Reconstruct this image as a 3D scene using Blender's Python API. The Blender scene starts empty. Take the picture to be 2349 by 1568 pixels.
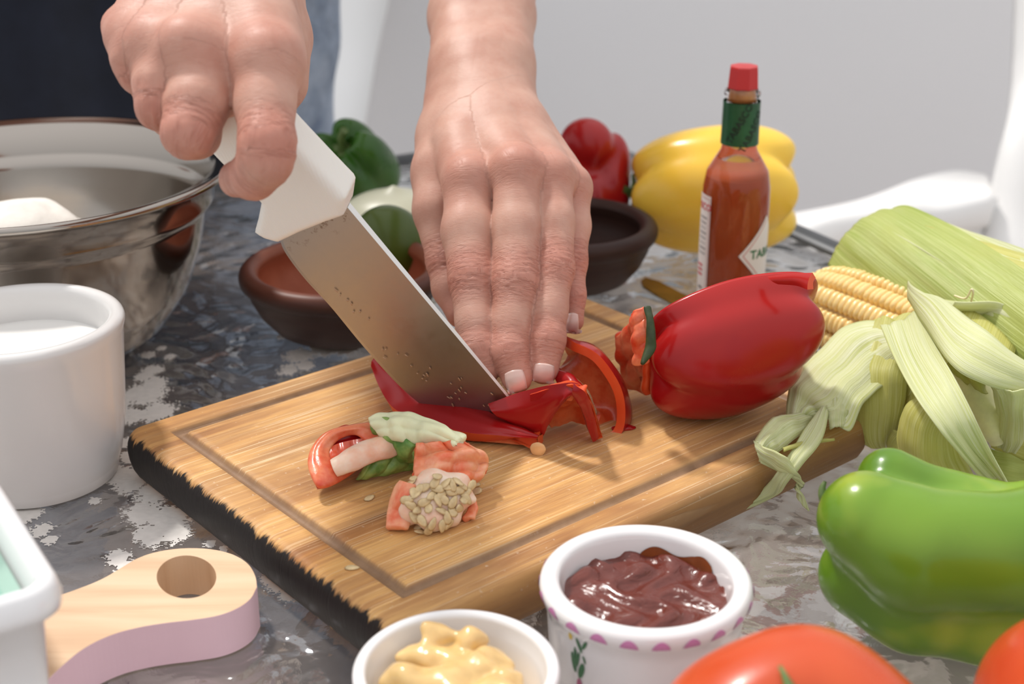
import bpy, bmesh, math, random
import numpy as np
from mathutils import Vector, Matrix, Euler
from mathutils.bvhtree import BVHTree

random.seed(7); np.random.seed(7)
scene = bpy.context.scene
COL = scene.collection
rad = math.radians

# ------------------------------------------------------------------ camera, world, sun, exposure
CAM_H, PITCH, FPX = 0.302, rad(22.8), 3262.0
CX, CY = 1174.5, 784.0
FV = np.array([0, math.cos(PITCH), -math.sin(PITCH)])
UV_ = np.array([0, math.sin(PITCH), math.cos(PITCH)])
RV = np.array([1.0, 0, 0])
CP = np.array([0, 0, CAM_H])

cam_data = bpy.data.cameras.new('camera')
cam_data.lens, cam_data.sensor_width = 50.0, 36.0
cam_data.clip_start, cam_data.clip_end = 0.02, 50
cam_data.dof.use_dof = True
cam_data.dof.focus_distance = 0.585
cam_data.dof.aperture_fstop = 10.5
cam = bpy.data.objects.new('camera', cam_data)
cam.location = CP
cam.rotation_euler = (math.pi / 2 - PITCH, 0, 0)
COL.objects.link(cam)
scene.camera = cam

scene.view_settings.view_transform = 'Standard'
scene.view_settings.look = 'None'
scene.view_settings.gamma = 1.0
scene.view_settings.use_curve_mapping = False
scene.view_settings.exposure = 0.08
scene.cycles.use_denoising = True
scene.cycles.max_bounces = 10
scene.cycles.transparent_max_bounces = 16
scene.cycles.sample_clamp_indirect = 6.0

world = bpy.data.worlds.new('sky'); scene.world = world; world.use_nodes = True
wn = world.node_tree; wn.nodes.clear()
wo = wn.nodes.new('ShaderNodeOutputWorld'); wb = wn.nodes.new('ShaderNodeBackground')
wt = wn.nodes.new('ShaderNodeTexCoord'); ws = wn.nodes.new('ShaderNodeSeparateXYZ')
wr = wn.nodes.new('ShaderNodeValToRGB')
wn.links.new(wt.outputs['Generated'], ws.inputs[0]); wn.links.new(ws.outputs['Z'], wr.inputs[0])
wr.color_ramp.elements[0].position = 0.0; wr.color_ramp.elements[0].color = (0.52, 0.53, 0.54, 1)
wr.color_ramp.elements[1].position = 0.9; wr.color_ramp.elements[1].color = (1.0, 1.0, 1.02, 1)
wn.links.new(wr.outputs[0], wb.inputs[0]); wb.inputs[1].default_value = 1.10
wn.links.new(wb.outputs[0], wo.inputs[0])

sun_d = bpy.data.lights.new('sun', 'SUN'); sun_d.energy = 2.7; sun_d.angle = rad(6); sun_d.color = (1.0, 0.96, 0.91)
sun = bpy.data.objects.new('sun', sun_d); COL.objects.link(sun)
# the sun stands high, behind the table and to the left
sd = Vector((0.42, -0.50, -1.0)).normalized()
sun.rotation_euler = sd.to_track_quat('-Z', 'Y').to_euler()

# ------------------------------------------------------------------ placing helpers
def P(px, py, d):
    """world point seen at pixel (px,py) at depth d (metres along the axis)"""
    return CP + d * (FV + RV * (px - CX) / FPX - UV_ * (py - CY) / FPX)
def T(px, py, z=0.0):
    """world point at height z seen at pixel (px,py)"""
    v = FV + RV * (px - CX) / FPX - UV_ * (py - CY) / FPX
    return CP + v * ((z - CAM_H) / v[2])
def V(a): return Vector([float(x) for x in a])

# ------------------------------------------------------------------ object helpers
def link(name, me, mats=(), parent=None, smooth=True, **props):
    o = bpy.data.objects.new(name, me); COL.objects.link(o)
    for m in (mats if isinstance(mats, (list, tuple)) else [mats]):
        if m: me.materials.append(m)
    if smooth and len(me.polygons):
        me.polygons.foreach_set('use_smooth', np.ones(len(me.polygons), bool))
    if parent: o.parent = parent
    for k, v in props.items(): o[k] = v
    return o
def mesh(name, verts, faces, uvs=None):
    me = bpy.data.meshes.new(name)
    me.from_pydata([tuple(map(float, v)) for v in verts], [], [tuple(int(i) for i in f) for f in faces])
    if uvs is not None:
        l = me.uv_layers.new(name='UVMap'); li = np.empty(len(me.loops), np.int32)
        me.loops.foreach_get('vertex_index', li)
        l.data.foreach_set('uv', np.asarray(uvs, np.float32)[li].ravel())
    me.update(); return me
def thing(name, loc=(0, 0, 0), rz=0.0, **props):
    o = bpy.data.objects.new(name, None); COL.objects.link(o)
    o.location = V(loc); o.rotation_euler = (0, 0, rz); o.empty_display_size = 0.02
    for k, v in props.items(): o[k] = v
    return o
def adopt(root, o):
    """parent a world-space part to its thing, keeping it where it is"""
    o.parent = root
    m = Matrix.LocRotScale(root.location, root.rotation_euler, root.scale)
    o.matrix_parent_inverse = m.inverted()
    return o
def tag(o, label, cat, group=None):
    o['label'] = label; o['category'] = cat
    if group: o['group'] = group
    return o

# ------------------------------------------------------------------ shape helpers
def revolve(profile, n=96, a0=0.0, a1=2 * math.pi):
    full = abs(a1 - a0 - 2 * math.pi) < 1e-6
    m = n if full else n + 1
    vs, fs = [], []
    for r, z in profile:
        for i in range(m):
            a = a0 + (a1 - a0) * i / n
            vs.append((r * math.cos(a), r * math.sin(a), z))
    for j in range(len(profile) - 1):
        for i in range(n):
            i2 = (i + 1) % m
            fs.append((j * m + i, j * m + i2, (j + 1) * m + i2, (j + 1) * m + i))
    return vs, fs
def catmull(pts, n):
    pts = np.asarray(pts, float); k = len(pts)
    if k == 2:
        t = np.linspace(0, 1, n)[:, None]; return pts[0] * (1 - t) + pts[1] * t
    ext = np.vstack([2 * pts[0] - pts[1], pts, 2 * pts[-1] - pts[-2]])
    out = []
    for s in np.linspace(0, k - 1, n):
        i = min(int(s), k - 2); t = s - i
        p0, p1, p2, p3 = ext[i:i + 4]
        out.append(0.5 * ((2 * p1) + (-p0 + p2) * t + (2 * p0 - 5 * p1 + 4 * p2 - p3) * t ** 2 + (-p0 + 3 * p1 - 3 * p2 + p3) * t ** 3))
    return np.array(out)
def tube_mesh(pts, radii, n=12, seg=24, cap=True):
    C = catmull(pts, seg); rr = np.interp(np.linspace(0, 1, seg), np.linspace(0, 1, len(radii)), radii)
    vs, fs = [], []
    up = np.array([0.13, 0.31, 0.94])
    for i in range(seg):
        t = C[min(i + 1, seg - 1)] - C[max(i - 1, 0)]; t = t / (np.linalg.norm(t) + 1e-9)
        b = up - t * (up @ t)
        if np.linalg.norm(b) < 0.1: b = np.array([1.0, 0, 0]) - t * t[0]
        b /= np.linalg.norm(b); a = np.cross(b, t); up = b
        for j in range(n):
            th = 2 * math.pi * j / n
            vs.append(C[i] + rr[i] * (math.cos(th) * a + math.sin(th) * b))
    for i in range(seg - 1):
        for j in range(n):
            j2 = (j + 1) % n
            fs.append((i * n + j, i * n + j2, (i + 1) * n + j2, (i + 1) * n + j))
    if cap:
        fs.append(tuple(range(n))); fs.append(tuple(reversed(range((seg - 1) * n, seg * n))))
    return vs, fs
def ribbon_mesh(name, A, B, nu=40, nv=12, cup=0.0, ripple=0.0, freq=9, seed=0, fray=0.0):
    """leaf between two edge lines (world points); cup bows it out sideways"""
    rs = np.random.RandomState(seed)
    a, b = catmull(A, nu), catmull(B, nu)
    ph = rs.rand(6) * 6.28
    vs, uv = [], []
    cups = cup if isinstance(cup, (list, tuple)) else [cup, cup]
    cc = np.interp(np.linspace(0, 1, nu), np.linspace(0, 1, len(cups)), cups)
    for i in range(nu):
        t = a[min(i + 1, nu - 1)] - a[max(i - 1, 0)] + b[min(i + 1, nu - 1)] - b[max(i - 1, 0)]
        w = b[i] - a[i]
        nn = np.cross(t, w); nn /= (np.linalg.norm(nn) + 1e-9)
        if nn @ (CP - a[i]) < 0: nn = -nn
        s = i / (nu - 1)
        for j in range(nv):
            v = j / (nv - 1)
            p = a[i] * (1 - v) + b[i] * v
            p = p + nn * cc[i] * 4 * v * (1 - v)
            p = p + nn * ripple * (math.sin(freq * 2 * s + 5 * v + ph[0]) * 0.6 + math.sin(freq * 4.3 * s + 2 * v + ph[1]) * 0.3
                                   + 0.5 * math.sin(v * 17 + ph[2] + s * 2) + 0.25 * math.sin(v * 37 + ph[3] + s * 3))
            vs.append(p); uv.append((v, s))
    fs = [(i * nv + j, i * nv + j + 1, (i + 1) * nv + j + 1, (i + 1) * nv + j) for i in range(nu - 1) for j in range(nv - 1)]
    W = np.array(vs); q = np.array(fs); n_ = np.cross(W[q[:, 2]] - W[q[:, 0]], W[q[:, 3]] - W[q[:, 1]])
    if (n_ * (CP - W[q[:, 0]])).sum() < 0: fs = [f[::-1] for f in fs]   # outer side up, thickness grows behind it
    return mesh(name, vs, fs, uv)
def solid(o, th, off=0.0, rim=None, inner=None):
    m = o.modifiers.new('thickness', 'SOLIDIFY'); m.thickness = th; m.offset = off; m.use_even_offset = False
    if inner is not None: m.material_offset = inner
    if rim is not None: m.material_offset_rim = rim
    return o
def crisp(o, ang=50):
    m = o.modifiers.new('crisp', 'EDGE_SPLIT'); m.split_angle = rad(ang); return o
def subsurf(o, lv=1):
    m = o.modifiers.new('smooth', 'SUBSURF'); m.levels = lv; m.render_levels = lv; return o
def bevel(o, w, seg=3, ang=40):
    m = o.modifiers.new('bevel', 'BEVEL'); m.width = w; m.segments = seg; m.limit_method = 'ANGLE'; m.angle_limit = rad(ang); return o
def rrect(w, l, r, n=8):
    """rounded rectangle outline, centred"""
    pts = []
    for cx, cy, a0 in ((w / 2 - r, l / 2 - r, 0), (-w / 2 + r, l / 2 - r, 90), (-w / 2 + r, -l / 2 + r, 180), (w / 2 - r, -l / 2 + r, 270)):
        for k in range(n + 1):
            a = rad(a0 + 90 * k / n); pts.append((cx + r * math.cos(a), cy + r * math.sin(a)))
    return pts
def loft_rect(w, l, r, prof, n=8, cap_first=True, cap_last=True):
    vs, fs = [], []; m = 4 * (n + 1)
    for ins, z in prof:
        for x, y in rrect(w - 2 * ins, l - 2 * ins, max(r - ins, 0.0008), n): vs.append((x, y, z))
    for j in range(len(prof) - 1):
        for i in range(m):
            i2 = (i + 1) % m
            fs.append((j * m + i, j * m + i2, (j + 1) * m + i2, (j + 1) * m + i))
    if cap_first: fs.append(tuple(reversed(range(m))))
    if cap_last: fs.append(tuple(range((len(prof) - 1) * m, len(prof) * m)))
    return vs, fs
def box(cx, cy, cz, sx, sy, sz):
    v = [(cx + a * sx / 2, cy + b * sy / 2, cz + c * sz / 2) for c in (-1, 1) for b in (-1, 1) for a in (-1, 1)]
    f = [(0, 2, 3, 1), (4, 5, 7, 6), (0, 1, 5, 4), (2, 6, 7, 3), (0, 4, 6, 2), (1, 3, 7, 5)]
    return v, f
def extrude_poly(pts, z0, z1, holes=()):
    """prism over a plan outline, sides get material index 1"""
    bm = bmesh.new(); loops = []
    for L in [pts] + list(holes):
        vs = [bm.verts.new((x, y, z1)) for x, y in L]
        es = [bm.edges.new((vs[i], vs[(i + 1) % len(vs)])) for i in range(len(vs))]
        loops.append((vs, es))
    bmesh.ops.triangle_fill(bm, use_beauty=True, use_dissolve=False, edges=[e for _, es in loops for e in es])
    top = list(bm.faces)
    for f in top:
        if f.normal.z < 0: f.normal_flip()
    low = {}
    for vs, _ in loops:
        for v in vs: low[v] = bm.verts.new((v.co.x, v.co.y, z0))
    for f in top: bm.faces.new([low[v] for v in reversed(f.verts)])
    for k, (vs, _) in enumerate(loops):
        for i in range(len(vs)):
            a, b = vs[i], vs[(i + 1) % len(vs)]
            f = bm.faces.new((a, low[a], low[b], b)); f.material_index = 1 if k == 0 else 0
    bmesh.ops.recalc_face_normals(bm, faces=bm.faces)
    me = bpy.data.meshes.new('prism'); bm.to_mesh(me); bm.free(); return me

# ------------------------------------------------------------------ signed distance modelling
def smin(a, b, k):
    h = np.maximum(k - np.abs(a - b), 0) / k
    return np.minimum(a, b) - h * h * k * 0.25
def seg_d(p, a, b, ra, rb):
    a = np.asarray(a, np.float32); b = np.asarray(b, np.float32); ba = b - a
    x, y, z = p[0] - a[0], p[1] - a[1], p[2] - a[2]
    t = np.clip((x * ba[0] + y * ba[1] + z * ba[2]) / float(ba @ ba + 1e-12), 0, 1)
    return np.sqrt((x - t * ba[0]) ** 2 + (y - t * ba[1]) ** 2 + (z - t * ba[2]) ** 2) - (ra + (rb - ra) * t)
def chain_d(p, pts, k=0.003):
    d = None
    for (a, ra), (b, rb) in zip(pts[:-1], pts[1:]):
        s = seg_d(p, a, b, ra, rb); d = s if d is None else smin(d, s, k)
    return d
def ell_d(p, c, r, R=None):
    q = [p[0] - c[0], p[1] - c[1], p[2] - c[2]]
    if R is not None:
        q = [R[0][i] * q[0] + R[1][i] * q[1] + R[2][i] * q[2] for i in range(3)]
    k = np.sqrt((q[0] / r[0]) ** 2 + (q[1] / r[1]) ** 2 + (q[2] / r[2]) ** 2)
    return (k - 1) * min(r)
def poly_d(x, y, poly):
    """signed distance to a polygon in the plane"""
    d = np.full(x.shape, 1e9, np.float32); s = np.ones(x.shape, np.float32)
    n = len(poly)
    for i in range(n):
        ax, ay = poly[i]; bx, by = poly[i - 1]
        ex, ey = bx - ax, by - ay; wx, wy = x - ax, y - ay
        t = np.clip((wx * ex + wy * ey) / (ex * ex + ey * ey + 1e-12), 0, 1)
        d = np.minimum(d, (wx - ex * t) ** 2 + (wy - ey * t) ** 2)
        c1, c2, c3 = y >= ay, y < by, ex * wy > ey * wx
        flip = (c1 & c2 & c3) | (~c1 & ~c2 & ~c3); s = np.where(flip, -s, s)
    return s * np.sqrt(d)
def nets(fn, lo, hi, h):
    """smooth surface mesh of fn<0 (naive surface nets) -> verts, quads"""
    lo = np.asarray(lo, float); hi = np.asarray(hi, float)
    n = np.maximum(((hi - lo) / h).astype(int) + 2, 4)
    ax = [(lo[i] + h * np.arange(n[i])).astype(np.float32) for i in range(3)]
    # coarse pass to skip empty space
    F = np.empty(n, np.float32); B = 24
    for i in range(0, n[0], B):
        for j in range(0, n[1], B):
            for k in range(0, n[2], B):
                sl = (slice(i, i + B), slice(j, j + B), slice(k, k + B))
                xs, ys, zs = ax[0][sl[0]], ax[1][sl[1]], ax[2][sl[2]]
                cen = [np.array([[[(s[0] + s[-1]) / 2]]], np.float32) for s in (xs, ys, zs)]
                R = 0.5 * h * B * 1.9 + 0.004
                v = float(np.asarray(fn(cen)).ravel()[0])
                if abs(v) > R * 1.6: F[sl] = v
                else: F[sl] = fn([xs[:, None, None], ys[None, :, None], zs[None, None, :]])
    s = F < 0
    c = [s[a:n[0] - 1 + a, b:n[1] - 1 + b, d:n[2] - 1 + d] for a in (0, 1) for b in (0, 1) for d in (0, 1)]
    anyv = c[0].copy(); allv = c[0].copy()
    for q in c[1:]: anyv |= q; allv &= q
    act = anyv & ~allv
    I = np.argwhere(act); idx = np.full(act.shape, -1, np.int64); idx[act] = np.arange(len(I))
    pos = np.zeros((len(I), 3)); cnt = np.zeros(len(I))
    corners = [(a, b, d) for a in (0, 1) for b in (0, 1) for d in (0, 1)]
    for a in corners:
        for axn in range(3):
            if a[axn] == 1: continue
            b = list(a); b[axn] = 1
            Fa = F[I[:, 0] + a[0], I[:, 1] + a[1], I[:, 2] + a[2]]; Fb = F[I[:, 0] + b[0], I[:, 1] + b[1], I[:, 2] + b[2]]
            m = (Fa < 0) != (Fb < 0); t = Fa[m] / (Fa[m] - Fb[m])
            q = np.array(a, float)[None].repeat(m.sum(), 0); q[:, axn] += t
            pos[m] += q; cnt[m] += 1
    pos = (pos / cnt[:, None] + I) * h + lo
    quads = []
    for axn in range(3):
        o1, o2 = (axn + 1) % 3, (axn + 2) % 3
        A = [slice(None)] * 3; Bs = [slice(None)] * 3
        A[axn] = slice(0, -1); Bs[axn] = slice(1, None)
        sa, sb = s[tuple(A)], s[tuple(Bs)]
        E = np.argwhere(sa != sb)
        E = E[(E[:, o1] > 0) & (E[:, o2] > 0) & (E[:, o1] < n[o1] - 1) & (E[:, o2] < n[o2] - 1)]
        def g(d1, d2):
            q = E.copy(); q[:, o1] -= d1; q[:, o2] -= d2
            return idx[q[:, 0], q[:, 1], q[:, 2]]
        Q = np.stack([g(1, 1), g(0, 1), g(0, 0), g(1, 0)], 1)
        inside = sa[E[:, 0], E[:, 1], E[:, 2]]
        Q[~inside] = Q[~inside][:, ::-1]
        quads.append(Q)
    Q = np.vstack(quads); Q = Q[(Q >= 0).all(1)]
    return pos, Q
def np_mesh(name, vs, quads):
    me = bpy.data.meshes.new(name); nq = len(quads); nv = len(vs)
    me.vertices.add(nv); me.vertices.foreach_set('co', np.asarray(vs, np.float32).ravel())
    me.loops.add(nq * 4); me.loops.foreach_set('vertex_index', np.asarray(quads, np.int32).ravel())
    me.polygons.add(nq); me.polygons.foreach_set('loop_start', np.arange(nq, dtype=np.int32) * 4)
    me.update(calc_edges=True); me.validate(); return me
def vcol(me, name, vals):
    a = me.attributes.new(name, 'FLOAT', 'POINT'); a.data.foreach_set('value', np.asarray(vals, np.float32).ravel())
def vvec(me, name, vals):
    a = me.attributes.new(name, 'FLOAT_VECTOR', 'POINT'); a.data.foreach_set('vector', np.asarray(vals, np.float32).ravel())
def noise3(x, y, z, s, seed=0):
    """cheap smooth pseudo noise, about -1..1"""
    r = np.random.RandomState(seed); out = 0
    for k in range(5):
        w = r.randn(3); w = w / np.linalg.norm(w) * s * (0.7 + 0.6 * r.rand()); ph = r.rand() * 6.28
        out = out + np.sin(w[0] * x + w[1] * y + w[2] * z + ph + 1.3 * np.sin(0.6 * (w[1] * x - w[0] * y + w[2] * z) + ph))
    return out / 3.2

# ------------------------------------------------------------------ materials
class N:
    """tiny node-graph helper"""
    def __init__(s, name):
        s.m = bpy.data.materials.new(name); s.m.use_nodes = True; s.t = s.m.node_tree; s.t.nodes.clear()
        s.out = s.t.nodes.new('ShaderNodeOutputMaterial')
    def n(s, typ, ins=None, **kw):
        nd = s.t.nodes.new('ShaderNode' + typ)
        for k, v in kw.items(): setattr(nd, k, v)
        for k, v in (ins or {}).items(): s.put(nd.inputs[k], v)
        return nd
    def put(s, sock, v):
        if isinstance(v, bpy.types.NodeSocket): s.t.links.new(v, sock)
        elif isinstance(v, bpy.types.Node): s.t.links.new(v.outputs[0], sock)
        else:
            if isinstance(v, (tuple, list)) and len(v) == 3 and sock.type == 'RGBA': v = (*v, 1)
            sock.default_value = v
    def coord(s, which='Object', scale=(1, 1, 1), rot=(0, 0, 0)):
        tc = s.n('TexCoord'); mp = s.n('Mapping', {'Vector': tc.outputs[which], 'Scale': scale, 'Rotation': rot}); return mp.outputs[0]
    def noise(s, vec, scale, detail=4, rough=0.55, dist=0.0):
        return s.n('TexNoise', {'Vector': vec, 'Scale': scale, 'Detail': detail, 'Roughness': rough, 'Distortion': dist}).outputs[0]
    def ramp(s, fac, stops, interp='LINEAR'):
        r = s.n('ValToRGB', {'Fac': fac}); cr = r.color_ramp; cr.interpolation = interp
        while len(cr.elements) < len(stops): cr.elements.new(0.5)
        for e, (p, c) in zip(cr.elements, stops):
            e.position = p; e.color = (c, c, c, 1) if isinstance(c, (int, float)) else (*c, 1)
        return r.outputs[0]
    def mix(s, fac, a, b, mode='MIX'):
        x = s.n('Mix', data_type='RGBA', blend_type=mode)
        s.put(x.inputs[0], fac); s.put(x.inputs[6], a); s.put(x.inputs[7], b); return x.outputs[2]
    def math(s, op, a, b=0.0, clamp=False):
        x = s.n('Math', operation=op, use_clamp=clamp); s.put(x.inputs[0], a); s.put(x.inputs[1], b); return x.outputs[0]
    def attr(s, name, vec=False):
        a = s.n('Attribute', attribute_name=name); return a.outputs['Vector' if vec else 'Fac']
    def bump(s, h, strength=0.3, dist=0.001, normal=None):
        b = s.n('Bump', {'Height': h, 'Strength': strength, 'Distance': dist})
        if normal is not None: s.put(b.inputs['Normal'], normal)
        return b.outputs[0]
    def bsdf(s, base, rough=0.5, **kw):
        b = s.n('BsdfPrincipled'); s.put(b.inputs['Base Color'], base); s.put(b.inputs['Roughness'], rough)
        names = dict(metal='Metallic', spec='Specular IOR Level', sss='Subsurface Weight', sssr='Subsurface Radius', sssc='Subsurface Scale',
                     trans='Transmission Weight', ior='IOR', coat='Coat Weight', coatr='Coat Roughness', normal='Normal', emit='Emission Color',
                     emits='Emission Strength', alpha='Alpha', sheen='Sheen Weight', aniso='Anisotropic')
        for k, v in kw.items():
            if k == 'sssr': b.inputs[names[k]].default_value = v
            else: s.put(b.inputs[names[k]], v)
        s.t.links.new(b.outputs[0], s.out.inputs[0]); return s.m
def simple(name, base, rough=0.5, var=0.12, scale=40, bumpk=0.0, bscale=300, **kw):
    g = N(name); c = g.coord()
    f = g.noise(c, scale, 4)
    col = g.mix(g.ramp(f, [(0.3, 0.0), (0.7, 1.0)]), tuple(x * (1 - var) for x in base), tuple(min(1, x * (1 + var)) for x in base))
    if bumpk: kw['normal'] = g.bump(g.noise(c, bscale, 3), bumpk, 0.0006)
    return g.bsdf(col, rough, **kw)
# ================================================================== setting
g = N('white_wall'); c = g.coord('Object', (1, 1, 1))
M_wall = g.bsdf(g.mix(g.noise(c, 3, 3), (0.86, 0.87, 0.89), (0.89, 0.895, 0.91)), 0.75)
v, f = box(0.6, 2.35, 0.3, 6.0, 0.1, 2.4)
link('wall_back', mesh('wall_back', v, f), M_wall, smooth=False, kind='structure')
M_sheet = simple('white_sheet', (0.86, 0.86, 0.85), 0.7, 0.03, 4)
# paved floor, seen only through the glass; sun and shade put into its colours
g = N('sunlit_paving'); c = g.coord('Object')
n1 = g.noise(c, 4.0, 6, 0.6); n2 = g.noise(c, 60, 4, 0.7)
tone = g.ramp(n1, [(0.35, (0.56, 0.46, 0.40)), (0.6, (0.74, 0.63, 0.55))])
M_sunpave = g.bsdf(g.mix(g.math('MULTIPLY', n2, 0.5), tone, (0.50, 0.43, 0.39)), 0.9)
g = N('shaded_paving'); c = g.coord('Object')
M_shadepave = g.bsdf(g.mix(g.noise(c, 30, 5), (0.20, 0.165, 0.15), (0.28, 0.235, 0.215)), 0.85)
v, f = box(0.5, 1.2, -0.76, 7, 6, 0.08)
floor = link('floor', mesh('floor', v, f), M_shadepave, smooth=False, kind='structure')
# irregular flagstones, coloured pale as if sunlit, as parts of the floor
ri = random.Random(3)
stone_mesh = []
for k in range(6):
    m = 9; pts = []
    for i in range(m):
        a = 2 * math.pi * i / m; r = 0.5 * (0.86 + 0.2 * ri.random()); pts.append((r * math.cos(a), r * math.sin(a)))
    top = [(x * 0.93, y * 0.93, 0.02) for x, y in pts]; mid = [(x, y, 0.012) for x, y in pts]; low = [(x, y, 0.0) for x, y in pts]
    vs = low + mid + top
    fs = [tuple(range(2 * m, 3 * m))]
    for j in range(2):
        for i in range(m): fs.append((j * m + i, j * m + (i + 1) % m, (j + 1) * m + (i + 1) % m, (j + 1) * m + i))
    me = mesh('flagstone', vs, fs); me.materials.append(M_sunpave); stone_mesh.append(me)
for j in range(9):
    for i in range(12):
        x, y = -2.2 + 0.42 * i + (0.21 if j % 2 else 0) + ri.uniform(-.03, .03), -0.3 + 0.36 * j + ri.uniform(-.03, .03)
        if x < -0.05 + 0.1 * math.sin(j) and y > 1.45: continue  # no pale stones here: the dark floor colour stands in for shade
        o = bpy.data.objects.new('flagstone', stone_mesh[ri.randrange(6)]); COL.objects.link(o)
        o.location = (x, y, -0.72); o.scale = (0.44, 0.40, 1); o.rotation_euler.z = ri.uniform(0, 6.28); o.parent = floor

# ------------------------------------------------------------------ glass table
TU, TV_ = np.array([-.883, -.470, 0]), np.array([.470, -.883, 0])
TC = np.array([.053, 1.155, 0])
tcen = TC + TU * 0.55 + TV_ * 0.80
table = thing('patio_table', (tcen[0], tcen[1], -0.72), math.atan2(-.470, -.883))
tag(table, 'patio table with hammered glass top and dark grey metal edge under everything', 'table')
g = N('hammered_glass'); c = g.coord('Object')
vo = g.n('TexVoronoi', {'Vector': g.mix(0.12, c, g.n('TexNoise', {'Vector': c, 'Scale': 9.0}).outputs[1]), 'Scale': 62.0}, feature='SMOOTH_F1').outputs[0]
h1 = g.noise(c, 38, 2, 0.5, 0.8)
h2 = g.noise(c, 150, 3, 0.6)
hh = g.math('ADD', g.math('MULTIPLY', vo, 0.8), g.math('ADD', g.math('MULTIPLY', h1, 0.7), g.math('MULTIPLY', h2, 0.06)))
nrm = g.bump(hh, 0.9, 0.006)
fr = g.n('Fresnel', {'IOR': 1.62, 'Normal': nrm})
gl = g.n('BsdfGlossy', {'Color': (0.92, 0.95, 0.97), 'Roughness': 0.07, 'Normal': nrm})
tr = g.n('BsdfRefraction', {'Color': (0.93, 0.96, 0.96), 'Roughness': 0.03, 'IOR': 1.06, 'Normal': nrm})
tp = g.n('BsdfTransparent', {'Color': (0.90, 0.93, 0.93)})
mx0 = g.n('MixShader', {0: 0.25, 1: tr.outputs[0], 2: tp.outputs[0]})
film = g.n('BsdfDiffuse', {'Color': g.mix(g.noise(g.coord('Object', (5, 9, 5)), 1.0, 5, .65), (0.19, 0.15, 0.13), (0.37, 0.325, 0.295))})
mx1 = g.n('MixShader', {0: 0.42, 1: mx0.outputs[0], 2: film.outputs[0]})
mx = g.n('MixShader', {0: g.math('MULTIPLY', fr, 1.9, True), 1: mx1, 2: gl.outputs[0]})
g.t.links.new(mx.outputs[0], g.out.inputs[0]); M_glass = g.m
gt_v, gt_f = loft_rect(1.09, 1.59, 0.055, [(0.0, -0.0), (0.0, -0.0)][:1] + [(0.0, 0.0)], 10, cap_first=False)
gt_f = [gt_f[-1]]
gt = link('glass_top', mesh('glass_top', [(x, y, 0.72) for x, y, z in gt_v], gt_f), M_glass, table, smooth=False)
M_rail = simple('dark_rail', (0.055, 0.058, 0.062), 0.38, 0.1, metal=0.4)
v, f = loft_rect(1.13, 1.63, 0.07, [(0.018, 0.706), (0, 0.708), (-0.001, 0.716), (0.004, 0.7235), (0.012, 0.7245), (0.020, 0.7215), (0.022, 0.706), (0.018, 0.706)], 10, False, False)
link('edge_rail', mesh('edge_rail', v, f), M_rail, table)
for sx in (-1, 1):
    for sy in (-1, 1):
        v, f = tube_mesh([(sx * .50, sy * .75, 0), (sx * .48, sy * .73, .35), (sx * .46, sy * .70, .705)], [.014, .014, .014], 12, 10)
        link('leg', mesh('leg', v, f), M_rail, table)

# ------------------------------------------------------------------ white plastic chair behind the table
M_pl = simple('white_plastic', (0.80, 0.79, 0.775), 0.42, 0.03, 8)
ch = thing('garden_chair', (0.60, 1.42, -0.72), 0)
tag(ch, 'white plastic garden chair with broad armrest behind the husked corn', 'chair')
# armrest: broad slab sweeping to the right
armA = [T(1760, 520, -0.02) + np.array([0, .45, 0]), P(1990, 455, 1.45), P(2110, 405, 1.55), P(2200, 385, 1.6), P(2270, 400, 1.58)]
armB = [P(1770, 560, 1.25), P(1900, 500, 1.3), P(2040, 478, 1.32), P(2150, 480, 1.36), P(2285, 450, 1.42)]
armA[0] = P(1740, 500, 1.4)
o = link('armrest', ribbon_mesh('armrest', armA, armB, 30, 8, 0.004), M_pl); solid(o, 0.035, -1); subsurf(o); adopt(ch, o)
# panel under the arm
A = [P(1700, 560, 1.27), P(1900, 500, 1.31), P(2060, 478, 1.34), P(2160, 480, 1.38), P(2290, 452, 1.44)]
B = [p + np.array([0.0, 0.03, -0.42]) for p in A]
o = link('side_panel', ribbon_mesh('side_panel', A, B, 24, 6, 0.01), M_pl); solid(o, 0.012, -1); adopt(ch, o)
A = [P(2340, -250, 1.55), P(2330, 150, 1.5), P(2300, 330, 1.46), P(2268, 500, 1.44), P(2235, 640, 1.42), P(2220, 760, 1.42)]
B = [P(2700, -250, 1.6), P(2700, 150, 1.56), P(2700, 330, 1.52), P(2700, 500, 1.5), P(2700, 640, 1.48), P(2700, 760, 1.48)]
o = link('backrest', ribbon_mesh('backrest', A, B, 24, 8, 0.02), M_pl); solid(o, 0.02, -1); adopt(ch, o)
v, f = box(0.62, 1.55, -0.32, 0.5, 0.45, 0.03); o = link('seat', mesh('seat', v, f), M_pl); bevel(o, .01); adopt(ch, o)
for x, y in ((.39, 1.35), (.85, 1.35), (.39, 1.75), (.85, 1.75)):
    v, f = tube_mesh([(x, y, -0.72), (x, y, -0.33)], [.022, .03], 10, 5); o = link('leg', mesh('leg', v, f), M_pl); adopt(ch, o)
# slanted white board leaning on the wall beside the jeans
pa = [P(1010, -420, 2.14), P(885, 20, 2.12), P(838, 270, 2.05), P(800, 520, 2.0)]
A = [P(600, -420, 2.14), P(600, 20, 2.12), P(600, 270, 2.05), P(600, 520, 2.0)]
o = link('leaning_panel', ribbon_mesh('leaning_panel', A, pa, 12, 4), M_sheet); solid(o, 0.015, -1)
tag(o, 'bright white panel leaning on the wall beside the jeans', 'panel')

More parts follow.
